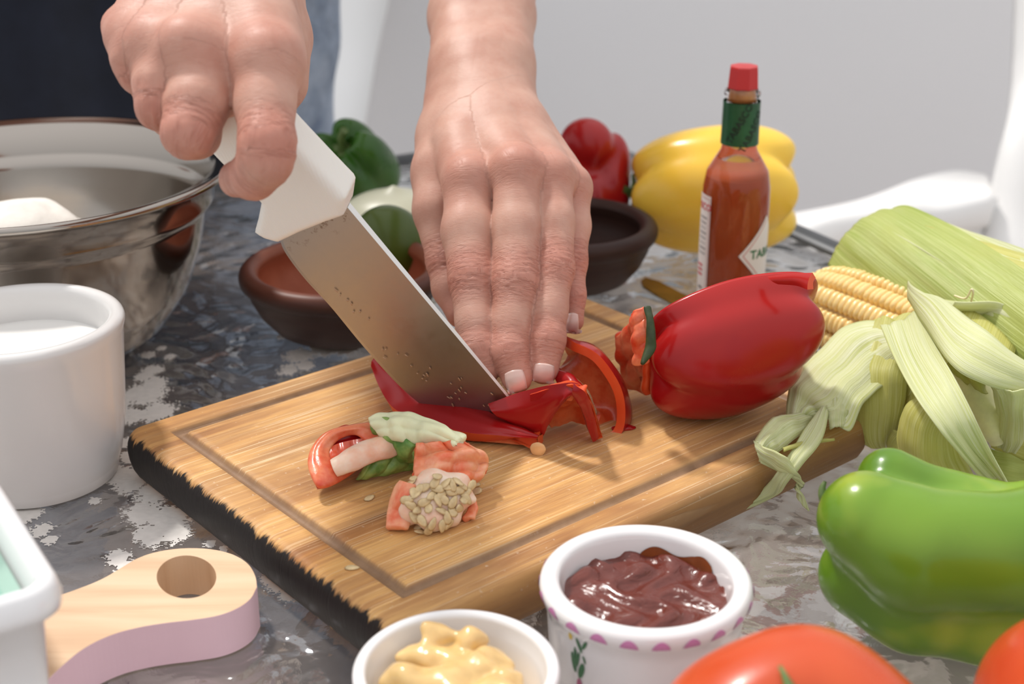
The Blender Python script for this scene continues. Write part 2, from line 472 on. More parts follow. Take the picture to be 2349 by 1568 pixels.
# ------------------------------------------------------------------ cutting board
ZB = 0.024
bc = np.array([T(285, 980, ZB), T(1322, 660, ZB), T(2010, 952, ZB)])
L0, B0, R0 = bc
F0 = L0 + R0 - B0
ux = (B0 - L0 + R0 - F0)[:2]; ax_ = math.atan2(ux[1], ux[0])
LB = np.linalg.norm((B0 - L0)[:2]); LR = np.linalg.norm((R0 - B0)[:2])
bcen = (L0 + R0) / 2
print('board', LB, LR, math.degrees(ax_))
g = N('board_wood')
c = g.coord('Object')
cs = g.coord('Object', (5, 62, 5)); cf = g.coord('Object', (14, 420, 40)); cw = g.coord('Object', (3.5, 26, 6))
st = g.noise(cs, 1.0, 3, 0.55, 0.6)
col = g.ramp(st, [(0.33, (0.17, 0.065, 0.022)), (0.41, (0.36, 0.15, 0.045)), (0.47, (0.57, 0.28, 0.085)), (0.56, (0.68, 0.38, 0.13)), (0.65, (0.54, 0.26, 0.08)), (0.73, (0.28, 0.115, 0.035))])
sep = g.n('SeparateXYZ', {'Vector': c})
yy = g.math('ADD', sep.outputs[1], g.math('MULTIPLY', g.noise(cw, 0.6, 1), 0.006))
strip = g.n('TexWhiteNoise', {'Vector': g.n('CombineXYZ', {'X': 0.0, 'Y': g.math('FLOOR', g.math('MULTIPLY', yy, 34.0)), 'Z': 3.0})}, noise_dimensions='3D').outputs[0]
col = g.mix(g.ramp(strip, [(0.35, 0.0), (0.95, 0.55)]), col, (0.74, 0.43, 0.16))
dk = g.n('TexWhiteNoise', {'Vector': g.n('CombineXYZ', {'X': 5.0, 'Y': g.math('FLOOR', g.math('MULTIPLY', yy, 95.0)), 'Z': 1.0})}, noise_dimensions='3D').outputs[0]
brk = g.ramp(g.noise(g.coord('Object', (12, 60, 10)), 1.0, 3), [(0.40, 0.0), (0.6, 1.0)])
col = g.mix(g.math('MULTIPLY', g.math('MULTIPLY', g.ramp(dk, [(0.66, 0.0), (0.78, 1.0)]), brk), 0.9), col, (0.25, 0.095, 0.032))
col = g.mix(g.math('MULTIPLY', g.ramp(g.noise(cf, 1.0, 5, 0.7), [(0.44, 0.0), (0.58, 1.0)]), 0.55), col, (0.36, 0.16, 0.06))
# knife scars: fine criss-cross lines, paler than the wood
sc = None
for k, (a, s) in enumerate(((28, 1.0), (-35, 1.2), (62, .9), (-74, 1.1))):
    cc = g.coord('Object', (9, 950 * s, 9), (0, 0, rad(a)))
    q = g.ramp(g.noise(cc, 1.0, 2, 0.5), [(0.655, 0.0), (0.69, 1.0)])
    sc = q if sc is None else g.math('MAXIMUM', sc, q)
worn = g.ramp(g.noise(g.coord('Object', (9, 14, 9)), 1.0, 3), [(0.36, 0.0), (0.60, 1.0)])
worn2 = g.math('MULTIPLY', sc, g.math('ADD', g.math('MULTIPLY', worn, 0.65), 0.22))
col = g.mix(g.math('MULTIPLY', worn, 0.34), col, (0.76, 0.48, 0.22))
col = g.mix(worn2, col, (0.83, 0.60, 0.36))
smud = g.ramp(g.noise(g.coord('Object', (9, 34, 9)), 1.0, 5, .65, .4), [(0.50, 0.0), (0.66, 1.0)])
col = g.mix(g.math('MULTIPLY', smud, 0.5), col, (0.33, 0.155, 0.065))
spk = g.ramp(g.noise(g.coord('Object', (420, 420, 420)), 1.0, 3, .6), [(0.66, 0.0), (0.72, 1.0)])
col = g.mix(g.math('MULTIPLY', spk, 0.35), col, (0.85, 0.74, 0.60))
groove = g.attr('groove')
col = g.mix(g.math('MULTIPLY', groove, 0.9), col, g.mix(g.noise(g.coord('Object', (120, 120, 120)), 1.0, 4), (0.13, 0.065, 0.03), (0.34, 0.22, 0.14)))
burn = g.attr('burn')
bn = g.noise(g.coord('Object', (30, 260, 24)), 1.0, 5, 0.7)
bf = g.ramp(g.math('ADD', g.math('MULTIPLY', burn, 1.0), g.math('MULTIPLY', g.math('SUBTRACT', bn, 0.5), 1.5)), [(0.36, 0.0), (0.58, 1.0)])
col = g.mix(bf, col, (0.012, 0.009, 0.008))
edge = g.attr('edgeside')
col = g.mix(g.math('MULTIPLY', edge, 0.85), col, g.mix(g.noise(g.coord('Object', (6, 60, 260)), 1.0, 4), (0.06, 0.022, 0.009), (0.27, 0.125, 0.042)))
hb = g.math('SUBTRACT', g.math('MULTIPLY', g.noise(cf, 1.0, 3), 0.6), g.math('MULTIPLY', worn2, 0.8))
M_board = g.bsdf(col, 0.55, spec=0.28, normal=g.bump(hb, 0.35, 0.0008))
prof = []
H = ZB
def pr(i, z): prof.append((i, z))
for i_, z_ in ((.0085, 0), (.0060, .0008), (.0035, .0030), (.0015, .0070), (.0004, .0115), (.0, .0155), (.0004, .0190), (.0012, .0212), (.0026, .0230), (.0044, .0238), (.0062, H)): pr(i_, z_)
pr(0.0135, H); pr(0.0165, H)
for k in range(1, 8):
    a = math.pi * k / 8; pr(0.0165 + 0.0065 * (k / 8), H - 0.0024 * math.sin(a))
pr(0.023, H); pr(0.026, H); pr(0.04, H)
vs, fs = loft_rect(LB, LR, 0.011, prof, 10)
me = mesh('cutting_board', vs, fs)
va = np.array(vs)
xm, ym = LB / 2 - np.abs(va[:, 0]), LR / 2 - np.abs(va[:, 1])
ins = np.minimum(xm, ym)
gr = ((ins > 0.0166) & (ins < 0.0229) & (va[:, 2] < H - 0.0004)).astype(float)
board = link('cutting_board', me, M_board)
# finer faces so that the marks have vertices to sit on
bm = bmesh.new(); bm.from_mesh(me)
bmesh.ops.subdivide_edges(bm, edges=[e for e in bm.edges if e.calc_length() > 0.02 and len(e.link_faces) == 2], cuts=30, use_grid_fill=False)
bm.to_mesh(me); bm.free()
va = np.empty(len(me.vertices) * 3, np.float32); me.vertices.foreach_get('co', va); va = va.reshape(-1, 3)
ins = np.minimum(LB / 2 - np.abs(va[:, 0]), LR / 2 - np.abs(va[:, 1]))
vcol(me, 'groove', np.clip((H - va[:, 2]) / 0.0012, 0, 1) * (ins > 0.014) * (ins < 0.025))
leftend = np.clip(1 - (va[:, 0] + LB / 2) / 0.012, 0, 1)
vcol(me, 'burn', np.clip(1 - (va[:, 0] + LB / 2 - 0.0015) / 0.0050, 0, 1) * np.clip(2.25 - 1.75 * va[:, 2] / H, 0, 1))
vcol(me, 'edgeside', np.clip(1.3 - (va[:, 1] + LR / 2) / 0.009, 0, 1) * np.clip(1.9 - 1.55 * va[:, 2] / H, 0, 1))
me.polygons.foreach_set('use_smooth', np.ones(len(me.polygons), bool))
board.location = (bcen[0], bcen[1], 0.0004); board.rotation_euler = (0, 0, ax_)
tag(board, 'worn wooden cutting board with juice groove and charred left edge', 'cutting board')

# ------------------------------------------------------------------ small paddle board with pink edge
zt = 0.018
g = N('pale_wood'); c = g.coord('Object', (9, 110, 9), (0, 0, rad(-22)))
w = g.noise(c, 1.0, 4, 0.5, 0.6)
M_pale = g.bsdf(g.ramp(w, [(0.3, (0.60, 0.38, 0.225)), (0.5, (0.70, 0.48, 0.30)), (0.7, (0.76, 0.55, 0.37))]), 0.55)
M_pink = simple('pink_paint', (0.80, 0.54, 0.60), 0.6, 0.04, 20)
outl = [(590, 1345), (586, 1320), (570, 1293), (540, 1273), (500, 1261), (450, 1256), (400, 1258), (350, 1267), (310, 1282), (275, 1303), (235, 1326), (190, 1345), (120, 1368),
        (40, 1378), (-80, 1390), (-220, 1430), (-330, 1500), (-380, 1600), (-350, 1720), (-200, 1830), (-80, 1830), (-10, 1760), (50, 1660), (100, 1572), (150, 1520), (200, 1482), (260, 1454), (320, 1438), (380, 1428),
        (440, 1421), (500, 1411), (545, 1394), (575, 1372)]
pts = [tuple(T(x, y, zt)[:2]) for x, y in outl]
pts = [tuple(q[:2]) for q in catmull([(x, y, 0) for x, y in pts + pts[:1]], 160)[:-1]]
hc = T(428, 1322, zt)
hp = [tuple(T(428 + 68 * math.cos(a), 1322 + 49 * math.sin(a), zt)[:2]) for a in np.linspace(0, 2 * math.pi, 49)[:-1]]
me = extrude_poly(pts, 0.0006, zt, [hp])
o = link('paddle_board', me, [M_pale, M_pink], smooth=False); bevel(o, 0.0007, 2)
tag(o, 'small pale wooden paddle board with round hanging hole and pink edge', 'cutting board')

# ------------------------------------------------------------------ vessels
M_cer = simple('white_ceramic', (0.83, 0.82, 0.82), 0.16, 0.01, 5, coat=0.4)
M_cerL = simple('white_porcelain', (0.73, 0.715, 0.70), 0.2, 0.01, 5, coat=0.3)
def arc(cx, cz, r, a0, a1, n):
    return [(cx + r * math.cos(rad(a0 + (a1 - a0) * k / n)), cz + r * math.sin(rad(a0 + (a1 - a0) * k / n))) for k in range(n + 1)]
# large white ramekin on the left
rc = T(38, 727, 0.076)
R_ = 240 / FPX * ((rc - CP) @ FV)
prof = [(0.0001, 0.001), (R_ * .74, 0.001), (R_ * .78, 0.002), (R_ * .79, 0.006), (R_ * .80, 0.007), (R_ * .84, 0.012), (R_ * .90, 0.026), (R_ * .945, 0.05), (R_ * .975, 0.068)] + \
       arc(R_ - 0.0035, 0.0725, 0.0035, 0, 180, 8) + [(R_ - .008, 0.066), (R_ * .86, 0.04), (R_ * .78, 0.018), (R_ * .70, 0.010), (R_ * .4, 0.008), (0.0001, 0.008)]
v, f = revolve(prof, 128)
rk = thing('ramekin', (rc[0], rc[1], 0)); tag(rk, 'large plain white ramekin at the left, in front of the steel bowl', 'ramekin')
link('cup_body', mesh('ramekin_body', v, f), M_cerL, rk)
# cream inside
M_cream = simple('milk', (0.80, 0.79, 0.76), 0.25, 0.02, 6)
v, f = revolve([(0.0001, 0.0), (R_ * .5, 0.0), (R_ * .885, 0.0), (R_ * .905, 0.0010)], 96)
o = link('milk', mesh('milk', v, f), M_cream); o.location = (rc[0], rc[1], 0.060)
tag(o, 'white milk inside the large plain white ramekin', 'milk')

# sauce ramekin with pink scallops
sc_ = T(1482, 1318, 0.043); ds = (sc_ - CP) @ FV; RS = 245 / FPX * ds
M_red = simple('pink_glaze', (0.62, 0.24, 0.47), 0.25, 0.05, 40)
prof = [(0.0001, 0.0008), (RS * .84, 0.0008), (RS * .87, 0.002), (RS * .895, 0.012), (RS * .925, 0.030), (RS * .94, 0.0345), (RS * .975, 0.0360)] + \
       arc(RS - 0.0036, 0.0395, 0.0036, -20, 180, 10) + [(RS - .0085, 0.034), (RS * .80, 0.012), (RS * .72, 0.006), (0.0001, 0.005)]
sr = thing('ramekin', (sc_[0], sc_[1], 0)); tag(sr, 'flower-painted white ramekin with pink scalloped rim holding brown sauce', 'ramekin')
v, f = revolve(prof, 128); link('cup_body', mesh('sauce_ramekin_body', v, f), M_cer, sr)
def on_cup(ang, z, lift=0.0003):
    r = np.interp(z, [0.002, 0.012, 0.030, 0.0345, 0.036, 0.0395], [RS * .87, RS * .895, RS * .925, RS * .94, RS * .975, RS]) + lift
    return (r * math.cos(ang), r * math.sin(ang), z)
def decal(name, pts, m, parent):
    """painted mark: outline of (angle, height) laid on the curved wall"""
    cen = np.mean(pts, 0); ring = [on_cup(*p) for p in pts]; mid = [on_cup(*(cen + (np.array(p) - cen) * .5)) for p in pts]; n = len(pts)
    vs = ring + mid + [on_cup(*cen)]
    fs = [(i, (i + 1) % n, n + (i + 1) % n, n + i) for i in range(n)] + [(n + i, n + (i + 1) % n, 2 * n) for i in range(n)]
    return link(name, mesh(name, vs, fs), m, parent)
for k in range(22):   # scallops under the rim
    a = rad(-90 + 3) + k * 2 * math.pi / 22
    vs, fs = [], []; NR = 5
    for m_ in range(NR):
        for t in np.linspace(0, math.pi, 11):
            zz = 0.0362 + (0.0046 * math.sin(t)) * (1 - m_ / (NR - 1)); aa = a + 0.090 * math.cos(t)
            dz = zz - 0.0395; rr = (RS - 0.0036) + math.sqrt(max(0.0036 ** 2 - dz ** 2, 0)) + 0.0003
            vs.append((rr * math.cos(aa), rr * math.sin(aa), zz))
    fs = [(m_ * 11 + i, m_ * 11 + i + 1, (m_ + 1) * 11 + i + 1, (m_ + 1) * 11 + i) for m_ in range(NR - 1) for i in range(10)]
    link('scallop', mesh('scallop', vs, fs), M_red, sr)
M_gpaint = simple('green_glaze', (0.05, 0.16, 0.07), 0.3, 0.1, 60); M_ypaint = simple('yellow_glaze', (0.75, 0.52, 0.05), 0.3, 0.1, 60)
M_ppaint = simple('mauve_glaze', (0.42, 0.12, 0.22), 0.3, 0.1, 60)
def blob(a, z, ra, rz, tilt=0, n=10, tip=0.0):
    out = []
    for t in np.linspace(0, 2 * math.pi, n, endpoint=False):
        x, y = ra * math.cos(t), rz * math.sin(t) * (1 - tip * abs(math.cos(t)))
        out.append((a + (x * math.cos(tilt) - y * math.sin(tilt)) / RS, z + x * math.sin(tilt) + y * math.cos(tilt)))
    return out
A0 = rad(-90)
aL = A0 - rad(43)
for da, z, ra, rz, ti in ((-.02, .0315, .0008, .0030, .4), (.05, .0325, .0007, .0022, -.5), (-.07, .0265, .0008, .0035, .1), (-.10, .0235, .0011, .0040, .2), (.0, .0215, .0013, .0035, -.3), (-.04, .0255, .0006, .0035, -.2), (.04, .0265, .0005, .0016, .4)):
    decal('leaf_mark', blob(aL + da, z, ra, rz, ti), M_gpaint, sr)
decal('pot_mark', blob(aL - .03, .0145, .0014, .0036), M_ppaint, sr); decal('bud_mark', blob(aL - .13, .0335, .0009, .0016), M_ypaint, sr)
aR = A0 + rad(36)
for da, z, ra, rz, ti in ((.0, .0275, .0014, .0026, .3), (-.05, .0205, .0014, .0030, -.8), (.08, .0225, .0009, .0030, -.6), (-.01, .0185, .0012, .0026, .9)):
    decal('petal_mark', blob(aR + da, z, ra, rz, ti), M_ypaint, sr)
for da, z in ((-.01, .0225), (-.06, .0165)): decal('leaf_mark', blob(aR + da, z, .0006, .0028, .4), M_gpaint, sr)
for da, z in ((-.06, .0175), (-.115, .0125), (-.005, .0125)): decal('dot_mark', blob(A0 + da, z, .0012, .0012), M_ppaint, sr)
# the sauce
def blob_surface(R, n, hfun, edge=0.0):
    vs, fs = [(0, 0, float(hfun(0, 0)))], []
    K = 90
    for j in range(1, n + 1):
        r = R * j / n
        for i in range(K):
            a = 2 * math.pi * i / K; x, y = r * math.cos(a), r * math.sin(a); w = min(1, (1 - j / n) * 6)
            vs.append((x, y, float(hfun(x, y)) * w + edge * (1 - w)))
    for i in range(K): fs.append((0, 1 + i, 1 + (i + 1) % K))
    for j in range(n - 1):
        for i in range(K):
            a = 1 + j * K + i; b = 1 + j * K + (i + 1) % K; fs.append((a, a + K, b + K, b))
    return vs, fs
def sh(x, y):
    wx = x + 0.005 * math.sin(220 * y + 1); wy = y + 0.005 * math.sin(190 * x + 2.2)
    v_ = math.sin(260 * wx + 150 * wy) * math.sin(170 * wx - 240 * wy + 1) + 0.6 * math.sin(430 * wx + 60 * wy + 2) * math.sin(330 * wy + 1.0)
    return 0.0019 * (abs(v_) ** 0.7) * (1 if v_ > 0 else -0.6)
g = N('brown_sauce'); c = g.coord('Object', (60, 60, 200))
M_sauce = g.bsdf(g.mix(g.noise(c, 1.0, 3, .5, 1.0), (0.085, 0.012, 0.007), (0.16, 0.030, 0.016)), 0.26, spec=.4, coat=0.3, coatr=0.10, normal=g.bump(g.noise(c, 2.2, 2, .5, 1.2), 0.5, 0.002))
v, f = blob_surface(RS * .892, 44, sh)
o = link('sauce', mesh('sauce', v, f), M_sauce); o.location = (sc_[0], sc_[1], 0.0343)
tag(o, 'glossy dark brown sauce filling the flower-painted ramekin', 'sauce')
M_smear = simple('sauce_smear', (0.22, 0.055, 0.012), 0.2, 0.2, 150, coat=0.6)
vs, fs = [], []; KK = 30
for i in range(KK + 1):
    t = i / KK; a = rad(28 + 62 * t); w = 0.0048 * (math.sin(math.pi * t) ** .5) * (0.75 + .35 * math.sin(9 * t)) + .0002
    for j in range(5):
        z = 0.0335 + w * 1.05 * j / 4 + (0.0028 if t < .3 else 0.0) * (1 - t / .3 if t < .3 else 0) * (j > 0); rr = np.interp(z, [0.012, 0.034, 0.0395], [RS * .80, RS - .0085, RS - .0074]) - 0.0005
        vs.append((rr * math.cos(a), rr * math.sin(a), z))
for i in range(KK):
    for j in range(4): fs.append((i * 5 + j, (i + 1) * 5 + j, (i + 1) * 5 + j + 1, i * 5 + j + 1))
sm = link('smear', mesh('smear', vs, fs), M_smear, o); sm.location = (0, 0, -0.0343)

# mustard ramekin
mc = T(1047, 1524, 0.037); dm = (mc - CP) @ FV; RM = 239 / FPX * dm
prof = [(0.0001, 0.0008), (RM * .82, 0.0008), (RM * .86, 0.003), (RM * .93, 0.028)] + arc(RM - 0.0022, 0.0348, 0.0022, -40, 180, 8) + [(RM - .0052, 0.031), (RM - .0058, 0.030), (RM * .78, 0.008), (RM * .7, 0.005), (0.0001, 0.0045)]
mr = thing('ramekin', (mc[0], mc[1], 0)); tag(mr, 'small plain white ramekin of mustard at the bottom edge of the picture', 'ramekin')
v, f = revolve(prof, 128); link('cup_body', mesh('mustard_ramekin_body', v, f), M_cer, mr)
M_must = simple('mustard', (0.70, 0.47, 0.19), 0.22, 0.12, 120, sss=0.15, sssr=(0.6, 0.4, 0.15), sssc=0.003, coat=0.35, bumpk=0.25, bscale=500)
lob = [(-.005, .0145, .0295, .0052), (.0035, .013, .0290, .0048), (-.0108, -.003, .0275, .0075), (-.004, -.006, .0275, .0070), (.0035, .003, .0280, .0058), (.010, .006, .0270, .0052), (.0135, -.001, .0262, .0055),
       (.010, -.009, .0270, .0075), (.0, -.012, .0265, .0070), (-.012, -.0115, .0250, .0065), (.0165, -.008, .0250, .005), (.0, .006, .0240, .0085), (-.001, -.0165, .026, .006), (.003, -.001, .025, .009), (-.009, .009, .025, .006)]
def f_must(p):
    x, y, z = p; d = None
    q = [x + .0013 * np.sin(430 * y + 300 * z), y + .0013 * np.sin(380 * z + 410 * x), z + .0010 * np.sin(420 * x + 200 * y)]
    for a, b, c_, r in lob:
        e = ell_d(q, (a * 1.28 - .001, b * 1.28, c_ + .0035), (r * 1.12, r * .92, r * .85)); d = e if d is None else smin(d, e, .0022)
    base = ell_d(p, (0, 0, .012), (RM * .80, RM * .80, .015))
    return np.maximum(smin(d, base, .004), .0075 - z)
vs, q = nets(f_must, (-RM * .9, -RM * .9, .006), (RM * .9, RM * .9, .04), .0007)
o = link('mustard', np_mesh('mustard', vs, q), M_must); o.location = (mc[0], mc[1], 0.0022)
tag(o, 'lumpy pale yellow mustard heaped in the small white ramekin', 'mustard')

# wooden bowls
g = N('dark_bowl'); c = g.coord('Object', (30, 30, 260))
inner = g.attr('inner')
b1 = g.mix(g.noise(c, 1.0, 4), (0.020, 0.009, 0.008), (0.045, 0.018, 0.013))
M_bowl = g.bsdf(g.mix(inner, b1, g.mix(g.noise(g.coord('Object', (60, 60, 60)), 1.0, 4), (0.30, 0.075, 0.035), (0.47, 0.155, 0.085))), 0.45, spec=0.3)
g = N('bowl_shaded_inside'); c = g.coord('Object', (30, 30, 260))
M_bowl_shade = g.bsdf(g.mix(g.noise(c, 1.0, 4), (0.022, 0.010, 0.008), (0.055, 0.024, 0.017)), 0.5, spec=0.25)  # inside as dark as the outside: its shade is put into the colour
def bowl(px, py, rpx, h, label, M_bowl=None):
    p = T(px, py, h); d = (p - CP) @ FV; R = rpx / FPX * d
    out = [(0.0001, 0.0006), (R * .42, 0.0006), (R * .52, 0.002), (R * .68, h * .16), (R * .82, h * .38), (R * .90, h * .60), (R * .925, h * .72), (R * .955, h * .745), (R * .99, h * .80)]
    rim = arc(R - .0055, h - .0052, .0055, -10, 175, 10)
    inn = [(R * .86, h * .78), (R * .80, h * .55), (R * .66, h * .32), (R * .4, h * .18), (0.0001, h * .16)]
    v, f = revolve(out + rim + inn, 112); me = mesh('wooden_bowl', v, f)
    n_out = len(out); w = np.concatenate([np.zeros(n_out), np.linspace(0.05, .8, len(rim)) ** 1.2, np.ones(len(inn))])
    vcol(me, 'inner', np.repeat(w, 112)); o = link('wooden_bowl', me, M_bowl); o.location = (p[0], p[1], 0)
    tag(o, label, 'bowl'); return p, R, o
bl, RBL, _ = bowl(784, 603, 236, 0.041, 'dark turned wooden bowl holding the lime, behind the knife blade', M_bowl)
br, RBR, o = bowl(1308, 505, 202, 0.041, 'dark turned wooden bowl holding the whole red pepper, right of the hand', M_bowl_shade)

# steel mixing bowl
sb = T(52, 384, 0.10); dsb = (sb - CP) @ FV; RB = 478 / FPX * dsb
g = N('brushed_steel'); c = g.coord('Object', (8, 8, 500))
M_steel = g.bsdf((0.37, 0.335, 0.30), 0.13, metal=1.0, normal=g.bump(g.noise(g.coord('Object', (3, 3, 60)), 1.0, 2), 0.05, 0.001))
prof = [(0.0001, 0.0008), (RB * .45, 0.0008), (RB * .50, 0.003), (RB * .62, 0.014), (RB * .74, 0.034), (RB * .815, 0.058), (RB * .845, 0.074), (RB * .850, 0.0765), (RB * .885, 0.0795), (RB * .893, 0.082), (RB * .91, 0.0965), (RB * .975, 0.0975)] + \
       arc(RB - .0025, 0.0988, .0022, -60, 120, 6) + [(RB * .93, 0.0990), (RB * .905, 0.0985), (RB * .886, 0.082), (RB * .878, 0.0806), (RB * .845, 0.078), (RB * .838, 0.0745), (RB * .807, 0.058), (RB * .732, 0.035), (RB * .61, 0.0155), (RB * .49, 0.0045), (0.0001, 0.0025)]
v, f = revolve(prof, 160)
o = link('mixing_bowl', mesh('mixing_bowl', v, f), M_steel); o.location = (sb[0], sb[1], 0)
tag(o, 'large stainless steel mixing bowl at the upper left', 'bowl')
M_flour = simple('flour', (0.80, 0.755, 0.69), 0.95, 0.05, 200, bumpk=0.4, bscale=700)
def f_dough(p):
    x, y, z = p
    d = ell_d(p, (-.01, .01, .030), (RB * .60, RB * .60, .034)); d = smin(d, ell_d(p, (-.006, -.002, .062), (.034, .03, .020)), .012)
    return np.maximum(d + .0013 * noise3(x, y, z, 260, 4), .012 - z)
vs, q = nets(f_dough, (-RB * .7, -RB * .7, .008), (RB * .7, RB * .7, .095), .0022)
o = link('flour', np_mesh('flour', vs, q), M_flour); o.location = (sb[0], sb[1], 0); o['kind'] = 'stuff'
tag(o, 'heap of flour inside the steel mixing bowl', 'flour')

# white dish bottom left
ZD = 0.0185; dc = T(118, 1330, 0.062 + ZD)
dish = thing('baking_dish', (dc[0], dc[1], ZD)); tag(dish, 'white rectangular dish with turquoise lining cut off by the left edge', 'dish')
pA, pB = T(0, 1125, .0805), T(86, 1262, .0805)
dang = math.atan2(pA[1] - pB[1], pA[0] - pB[0])
W_, L_ = 0.11, 0.17
prof = [(0.014, 0.0005), (0.009, 0.002), (0.0075, 0.02), (0.0055, 0.050), (0.0, 0.0515), (-.0003, 0.055), (0.001, 0.0595), (0.0035, 0.0620), (0.0065, 0.0600), (0.0085, 0.054), (0.0125, 0.030), (0.017, 0.007), (0.024, 0.005)]
v, f = loft_rect(W_, L_, 0.013, prof, 10)
rt = Matrix.Rotation(dang - math.pi / 2, 4, 'Z')
# put the near right corner under its pixel
def place(x, y): q = rt @ Vector((x - (W_ / 2 - .004), y + (L_ / 2 - .004), 0)); return q
vs = [tuple(place(x, y) + Vector((0, 0, z))) for x, y, z in v]
link('dish_body', mesh('dish_body', vs, f), M_cer, dish)
M_teal = simple('turquoise_glaze', (0.20, 0.58, 0.46), 0.15, 0.06, 10, coat=.3)
M_teal2 = simple('pale_turquoise_glass', (0.52, 0.68, 0.60), 0.1, 0.04, 10, coat=.4)
v, f = loft_rect(W_, L_, 0.013, [(0.0098, 0.0525), (0.0125, 0.036), (0.0135, 0.0335), (0.0172, 0.012), (0.03, 0.0065)], 10, False, True)
vs = [tuple(place(x, y) + Vector((0, 0, z))) for x, y, z in v]
link('lining', mesh('lining', vs, f), M_teal2, dish)
v, f = loft_rect(W_, L_, 0.013, [(0.0128, 0.036), (0.0128, 0.0370), (0.0150, 0.0370), (0.0150, 0.0335), (0.0133, 0.0335)], 10, False, False)
vs = [tuple(place(x, y) + Vector((0, 0, z))) for x, y, z in v]
o = link('rim_band', mesh('rim_band', vs, f), M_teal, dish); o['label'] = 'turquoise line inside the dish'
# ================================================================== vegetables
def mat_pepper(name, c1, c2, c3=None, rough=0.18, scale=14, sss=0.12, streak=None):
    g = N(name); c = g.coord('Object')
    f = g.ramp(g.noise(c, scale, 3, 0.5, 0.4), [(0.35, 0.0), (0.65, 1.0)])
    col = g.mix(f, c1, c2)
    if c3: col = g.mix(g.ramp(g.noise(c, scale * 1.7, 3), [(0.55, 0.0), (0.75, 1.0)]), col, c3)
    rg = g.math('ADD', rough, g.math('MULTIPLY', g.noise(c, 60, 3), 0.14))
    return g.bsdf(col, rg, sss=sss, sssr=(0.8, 0.3, 0.15), sssc=0.004, coat=0.10, coatr=0.15, spec=0.35, normal=g.bump(g.noise(c, 320, 2), 0.06, 0.0005))
M_rpep = mat_pepper('red_pepper_skin', (0.30, 0.004, 0.007), (0.42, 0.012, 0.010), (0.35, 0.006, 0.012))
M_gpep = mat_pepper('green_pepper_skin', (0.075, 0.18, 0.010), (0.21, 0.36, 0.03), (0.42, 0.47, 0.05), scale=11)
M_dgpep = mat_pepper('dark_green_pepper_skin', (0.022, 0.085, 0.010), (0.05, 0.15, 0.014), (0.035, 0.11, 0.01))
M_ypep = mat_pepper('yellow_pepper_skin', (0.93, 0.56, 0.05), (0.96, 0.64, 0.09), (0.94, 0.60, 0.06))
M_stem = simple('pepper_stem', (0.11, 0.17, 0.045), 0.55, 0.25, 90, bumpk=.3)
M_dstem = simple('dry_stem', (0.085, 0.08, 0.045), 0.7, 0.25, 90, bumpk=.3)
g = N('pepper_flesh'); c = g.coord('Object')
M_flesh = g.bsdf(g.mix(g.ramp(g.noise(c, 90, 4, .6), [(0.35, 0), (0.65, 1)]), (0.62, 0.075, 0.018), (0.80, 0.22, 0.085)), 0.3, sss=.25, sssr=(0.8, 0.3, 0.15), sssc=0.004, normal=g.bump(g.noise(c, 260, 3), .5, .0008), coat=.2)
g = N('pepper_cut'); c = g.coord('Object')
M_cut = g.bsdf(g.mix(g.noise(c, 120, 3), (0.66, 0.055, 0.014), (0.78, 0.11, 0.025)), 0.32, sss=.2, sssr=(0.8, 0.3, 0.15), sssc=0.003, coat=.2)
g = N('pepper_pith'); c = g.coord('Object')
pz = g.ramp(g.noise(c, 60, 4, .6), [(0.35, 0), (0.62, 1)])
M_pith = g.bsdf(g.mix(pz, (0.83, 0.42, 0.27), (0.86, 0.68, 0.54)), 0.42, sss=.3, sssr=(0.8, 0.4, 0.2), sssc=0.004, normal=g.bump(g.noise(c, 240, 3), .4, .0007))
g = N('pepper_calyx'); c = g.coord('Object')
M_calyx = g.bsdf(g.mix(g.ramp(g.noise(c, 75, 4, .6), [(0.38, 0), (0.6, 1)]), (0.075, 0.20, 0.03), (0.30, 0.42, 0.11)), 0.45, sss=.1, sssr=(.4, .5, .2), sssc=.003, normal=g.bump(g.noise(c, 300, 3), .5, .0008))
M_whitepith = simple('white_pith', (0.74, 0.74, 0.48), 0.45, 0.18, 60, sss=.25, sssr=(.6, .6, .3), sssc=.004, bumpk=.3)
g = N('slice_flesh'); c = g.coord('Object')
M_slice = g.bsdf(g.mix(g.ramp(g.noise(c, 75, 4, .6), [(0.36, 0), (0.62, 1)]), (0.66, 0.06, 0.018), (0.82, 0.27, 0.13)), 0.33, sss=.25, sssr=(0.8, 0.3, 0.15), sssc=0.004, coat=.15, normal=g.bump(g.noise(c, 260, 3), .4, .0008))
M_seed = simple('pepper_seed', (0.66, 0.50, 0.27), 0.45, 0.18, 300)

